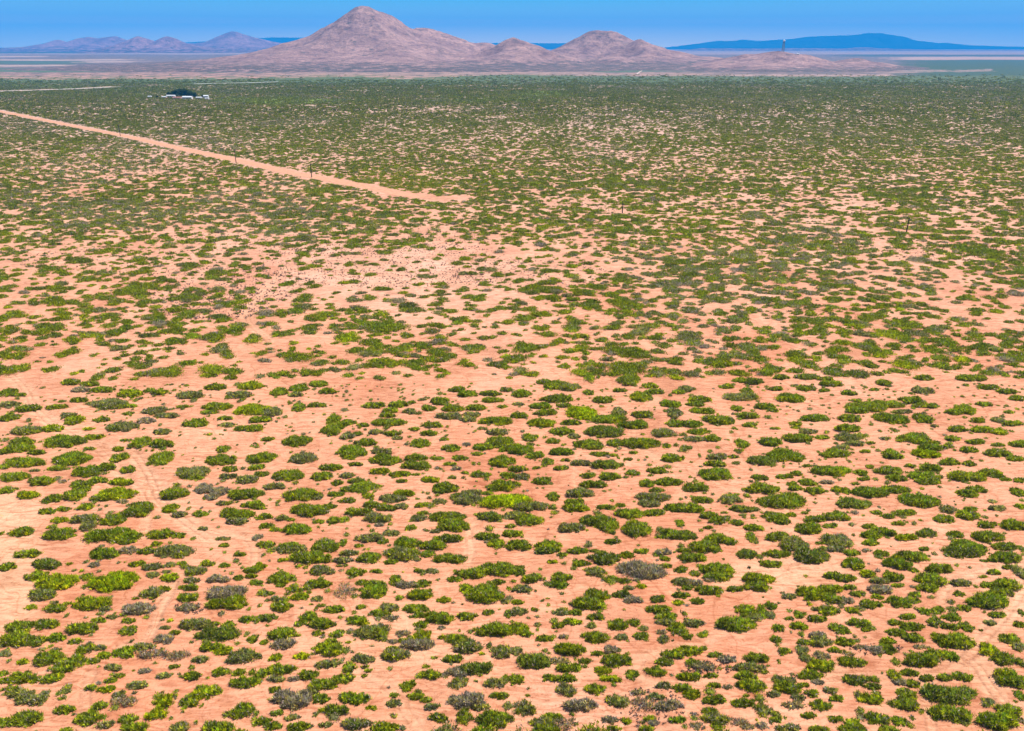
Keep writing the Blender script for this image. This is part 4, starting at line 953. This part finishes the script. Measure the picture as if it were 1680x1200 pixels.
# ---------------------------------------------------------------- power poles
M_WOOD = plain("weathered_pole", (0.028, 0.020, 0.017), 0.9, .25, 2)
M_CERAMIC = plain("glazed_insulator", (0.30, 0.26, 0.24), 0.3)
M_STEEL = plain("galvanised_steel", (0.34, 0.35, 0.36), 0.5, .1, 2, .6)
def ground_z(X, Y): return float(height(np.array([X]), np.array([Y]))[0])
def pole(px, py, top, label):
    X, Y = ground_at(px, py)
    H = wall_at(px, top, Y)[1]
    root = bpy.data.objects.new("power_pole", None); COL.objects.link(root)
    root.location = (X, Y, ground_z(X, Y)); root.rotation_euler = (0, 0, math.radians(45))
    tag(root, label, "power pole", "wooden power poles on the plain")
    p = MB(); p.tube((0, 0, -.5), (0, 0, H), .34, .24, 10); p.build("post", M_WOOD, root)
    a = MB(); a.box(-1.5, -.30, H - .9, 1.5, -.16, H - .7); a.build("crossarm", M_WOOD, root)
    for s in (-1, 1):
        bb = MB(); bb.tube((s * .9, -.22, H - .9), (0, -.2, H - 1.7), .03, .03, 5); bb.build("brace", M_STEEL, root)
    for s in (-1.35, -.55, .55, 1.35):
        i_ = MB(); i_.tube((s, -.23, H - .7), (s, -.23, H - .58), .03, .03, 6); i_.tube((s, -.23, H - .58), (s, -.23, H - .42), .09, .05, 8)
        i_.build("insulator", M_CERAMIC, root)
    return root
pole(511.5, 291.5, 268.5, "wooden power pole by the dirt road, close to where the road ends")
pole(387.5, 268, 245, "wooden power pole by the dirt road, middle of the three along it")
pole(197.5, 223.5, 204.5, "wooden power pole by the dirt road, closest to the farmstead")
pole(1021, 350, 333, "lone wooden power pole in sparse scrub beyond the end of the dirt road")
pole(1487, 382, 358, "lone tall wooden power pole beside a faint orange track far from the road")

# ---------------------------------------------------------------- farmstead in its dark grove
M_BARK = plain("bark", (0.12, 0.09, 0.07), 0.9, .3, 3)
M_WHITE = plain("white_wall", (0.55, 0.53, 0.50), 0.7, .05, .5)
M_ROOFW = plain("white_metal_roof", (0.58, 0.57, 0.55), 0.45, .05, .5)
M_ROOFR = plain("rust_roof", (0.36, 0.16, 0.12), 0.8, .2, .8)
M_TAN = plain("adobe_wall", (0.55, 0.33, 0.24), 0.9, .1, .8)
M_GLASS = plain("dark_glass", (0.03, 0.035, 0.04), 0.15, .1, 1)
M_DOOR = plain("brown_door", (0.14, 0.09, 0.06), 0.7, .1, 1)
def tree(px, py, H, W, label, seed, tone=1.0):
    r = np.random.default_rng(seed)
    X, Y = ground_at(px, py)
    root = bpy.data.objects.new("evergreen_tree", None); COL.objects.link(root); root.location = (X, Y, -.05)
    tag(root, label, "tree", "dark trees around the farmstead")
    t = MB(); t.tube((0, 0, -.3), (.1, 0, H * .35), .38, .26, 10); t.tube((.1, 0, H * .33), (.2, .1, H * .85), .26, .08, 8)
    C, R, nn = [], [], []
    for k in range(13):
        a = k * 2.4 + r.uniform(-.3, .3); q = r.uniform(.15, .62); zz = H * r.uniform(.28, .80)
        p = (math.cos(a) * q * W / 2, math.sin(a) * q * W / 2, zz)
        if k < 7: t.tube((.12, 0, zz * .75), (p[0], p[1], zz + .3), .13, .04, 6)
        f = r.uniform(.30, .46) * (1.15 - zz / H * .45)
        C.append((p[0], p[1], zz - f * W * .25)); R.append((f * W / 1.5, f * W / 1.5, f * W * .75))
    C.append((.1, 0, H * .68)); R.append((W * .26, W * .26, H * .32))
    C, R = np.array(C), np.array(R)
    t.build("trunk", M_BARK, root)
    V, F, cc = leaf_mesh(C, R, np.zeros(len(C)), np.full(len(C), 330), np.full(len(C), .85), np.tile(np.array(KIND_RGB['t']) * tone, (len(C), 1)) * r.uniform(.75, 1.5, (len(C), 1)),
                         np.zeros(len(C)), r, core=True, up=.3, thin=.3)
    link("crown", mesh_from("crown", V, F, {"leaf_colour": cc}), M_LEAF, root)
TREES = [(277, 157.5, 7, 9, "smallest outer tree of the farm grove beside the tan shed"), (284, 158.5, 10, 11, "dark tree rising above the long low white shed"),
         (291, 158.5, 13, 15, "tall dark tree between the long shed and the tallest tree"), (299, 159, 15, 18, "tallest broad dark tree at the centre of the farm grove"),
         (307, 159, 14, 16, "tall dark tree just behind the white farmhouse"), (314, 159.5, 12, 13, "dark tree past the white farmhouse toward the small sheds"),
         (320, 160, 9, 11, "low dark tree where the grove slopes down to the small sheds"), (295, 157, 13, 15, "dark tree at the back of the farm grove"),
         (333, 160.5, 5, 7, "small dark tree standing between the two small white sheds"), (258, 160.5, 3.5, 5, "lone little dark tree apart from the grove near the pale shed"),
         (304, 157.5, 14, 16, "rearmost dark tree behind the farm grove centre")]
for k, (px, py, H, W, lab) in enumerate(TREES): tree(px, py, H, W, lab, 300 + k)

def house(name, px, py, L, D, H, rh, wall, roof, label, cat, rot=0.0, overhang=.5, nwin=3):
    X, Y = ground_at(px, py)
    root = bpy.data.objects.new(name, None); COL.objects.link(root)
    root.location = (X, Y, -.05); root.rotation_euler = (0, 0, math.radians(rot))
    tag(root, label, cat, "farmstead buildings")
    w = MB()
    x0, x1, y0, y1 = -L / 2, L / 2, -D / 2, D / 2
    w.add([(x0, y0, 0), (x1, y0, 0), (x1, y1, 0), (x0, y1, 0), (x0, y0, H), (x1, y0, H), (x1, y1, H), (x0, y1, H), (x0, 0, H + rh), (x1, 0, H + rh)],
          [(0, 1, 5, 4), (1, 2, 6, 9, 5), (2, 3, 7, 6), (3, 0, 4, 8, 7), (3, 2, 1, 0)])
    w.build("wall", wall, root)
    rf = MB(); o_ = overhang; t = .18
    sl = rh / (D / 2)
    for s in (-1, 1):
        ye, ze = s * (D / 2 + o_), H - sl * o_
        pts = [(x0 - o_, 0, H + rh + .01), (x1 + o_, 0, H + rh + .01), (x1 + o_, ye, ze + .01), (x0 - o_, ye, ze + .01)]
        top = [(a, b_, c_ + t) for a, b_, c_ in pts]
        rf.add(pts + top, [(0, 1, 2, 3), (7, 6, 5, 4), (0, 4, 5, 1), (1, 5, 6, 2), (2, 6, 7, 3), (3, 7, 4, 0)])
    rf.build("roof", roof, root)
    d = MB(); d.box(-.5, y0 - .06, 0, .5, y0 - .002, 2.1); dd_ = d.build("door", M_DOOR, root)
    k_ = MB(); k_.box(.32, y0 - .12, .98, .42, y0 - .062, 1.06); k_.build("handle", M_STEEL, dd_)
    for q in range(nwin):
        wxx = x0 + (q + .6) * L / (nwin + .2)
        if abs(wxx) < 1.2: wxx += 2.0
        f = MB(); z0, z1 = 1.0, min(H - .4, 2.1)
        for (a, b_, c_, d_) in ((-.65, z0 - .08, .65, z0), (-.65, z1, .65, z1 + .08), (-.65, z0, -.55, z1), (.55, z0, .65, z1)):
            f.box(wxx + a, y0 - .08, b_, wxx + c_, y0 - .002, d_)
        fo = f.build("window", M_WHITE, root)
        g = MB(); g.box(wxx - .55, y0 - .04, z0, wxx + .55, y0 - .003, z1); g.build("pane", M_GLASS, fo)
    return root
house("farmhouse", 308, 162.6, 18, 8, 3.6, 1.5, M_WHITE, M_ROOFW, "long white farmhouse with white roof in front of the dark grove", "house")
house("shed", 281, 159.4, 17, 7, 2.8, 1.0, M_WHITE, M_ROOFW, "long low white shed at the foot of the dark grove", "shed", 2, .4, 2)
house("shed", 327, 162.2, 11, 6, 2.4, .9, M_WHITE, M_ROOFW, "small white shed next to the long white farmhouse", "shed", -4, .4, 2)
house("shed", 338.5, 161.2, 9, 7, 4.2, 1.4, M_WHITE, M_ROOFW, "taller white shed at the far end beyond the farmhouse", "shed", 6, .4, 1)
house("shed", 340, 163.4, 7, 5, 2.2, .7, M_WHITE, M_ROOFW, "lowest little white shed in front of the taller white shed", "shed", 0, .3, 1)
house("shed", 270, 161.4, 9, 6, 2.6, .8, M_TAN, M_ROOFW, "tan walled shed beyond the end of the long white shed", "shed", -3, .4, 1)
house("shed", 246, 160.2, 7, 5, 2.2, .7, M_WHITE, M_ROOFW, "pale shed standing apart from all other farm buildings", "shed", 5, .3, 1)
house("barn", 291, 162.4, 16, 7, 2.6, 1.0, M_TAN, M_ROOFR, "low tan barn with rust red roof beside the farmhouse", "barn", 0, .4, 2)

# ---------------------------------------------------------------- tower on the low hill
xs, zs = wall_at(1285, 80, 3900)
zs = float(low_fn(np.array([[xs]]), np.array([[3900.0]]))[0][0, 0]) - 1.5
ztop = wall_at(1285, 66.5, 3900)[1] - zs
root = bpy.data.objects.new("radar_tower", None); COL.objects.link(root); root.location = (xs, 3900, zs)
tag(root, "tall lattice tower topped by a white dome on the low pink hill", "tower")
DOME = 5.2
zp = ztop - DOME * 1.7
for sx_, sy_ in ((-1, -1), (1, -1), (1, 1), (-1, 1)):
    l = MB(); l.tube((sx_ * 5, sy_ * 5, -3), (sx_ * 3.2, sy_ * 3.2, zp), .75, .6, 8); l.build("leg", M_STEEL, root)
br = MB()
for k in range(5):
    z0, z1 = zp * k / 5, zp * (k + 1) / 5
    a0, a1 = 5 - 1.8 * k / 5, 5 - 1.8 * (k + 1) / 5
    cs = ((-1, -1), (1, -1), (1, 1), (-1, 1))
    for q in range(4):
        c0, c1 = cs[q], cs[(q + 1) % 4]
        br.tube((c0[0] * a0, c0[1] * a0, z0), (c1[0] * a1, c1[1] * a1, z1), .3, .3, 5)
        br.tube((c1[0] * a0, c1[1] * a0, z0), (c0[0] * a1, c0[1] * a1, z1), .3, .3, 5)
        br.tube((c0[0] * a1, c0[1] * a1, z1), (c1[0] * a1, c1[1] * a1, z1), .3, .3, 5)
br.build("bracing", M_STEEL, root)
pf = MB(); pf.tube((0, 0, zp), (0, 0, zp + 1.4), 6.0, 6.0, 20); pf.tube((0, 0, zp + 1.4), (0, 0, zp + 3), 4.4, 4.4, 16); pf.build("platform", plain("tower_grey", (.10, .11, .13)), root)
dm = MB(); rings, seg = 9, 18
vv = []
for a in range(rings + 1):
    t = -math.pi / 4 + (math.pi * .75) * a / rings
    for s in range(seg):
        u = 2 * math.pi * s / seg
        vv.append((DOME * math.cos(t) * math.cos(u), DOME * math.cos(t) * math.sin(u), zp + 3 + DOME * (.7 + math.sin(t))))
dm.add(vv, [(a * seg + s, a * seg + (s + 1) % seg, (a + 1) * seg + (s + 1) % seg, (a + 1) * seg + s) for a in range(rings) for s in range(seg)])
dm.build("dome", plain("white_dome", (.85, .85, .85), .4, .03), root)
X, Z = wall_at(1309, 86, 3820)
Z = float(low_fn(np.array([[X]]), np.array([[3820.0]]))[0][0, 0])
hs = house("hut", 1309, 300, 13, 8, 4.5, 1.2, M_WHITE, M_ROOFW, "tiny white hut on the slope below the dome topped tower", "hut", 0, .4, 2)
hs.location = (X, 3820, Z - 1.0)

# ---------------------------------------------------------------- haze
hz = MB(); hz.box(-46000, -900, -60, 46000, 45000, 1150)
m = bpy.data.materials.new("haze"); m.use_nodes = True; nt = m.node_tree
nt.nodes.remove(nt.nodes["Principled BSDF"])
pv = nt.nodes.new("ShaderNodeVolumePrincipled")
pv.inputs["Color"].default_value = (0.004, 0.40, 1.0, 1)
pv.inputs["Density"].default_value = 5.5e-5
pv.inputs["Anisotropy"].default_value = 0.0
nt.links.new(pv.outputs[0], nt.nodes["Material Output"].inputs["Volume"])
ho = hz.build("haze", m); tag(ho, kind="stuff")
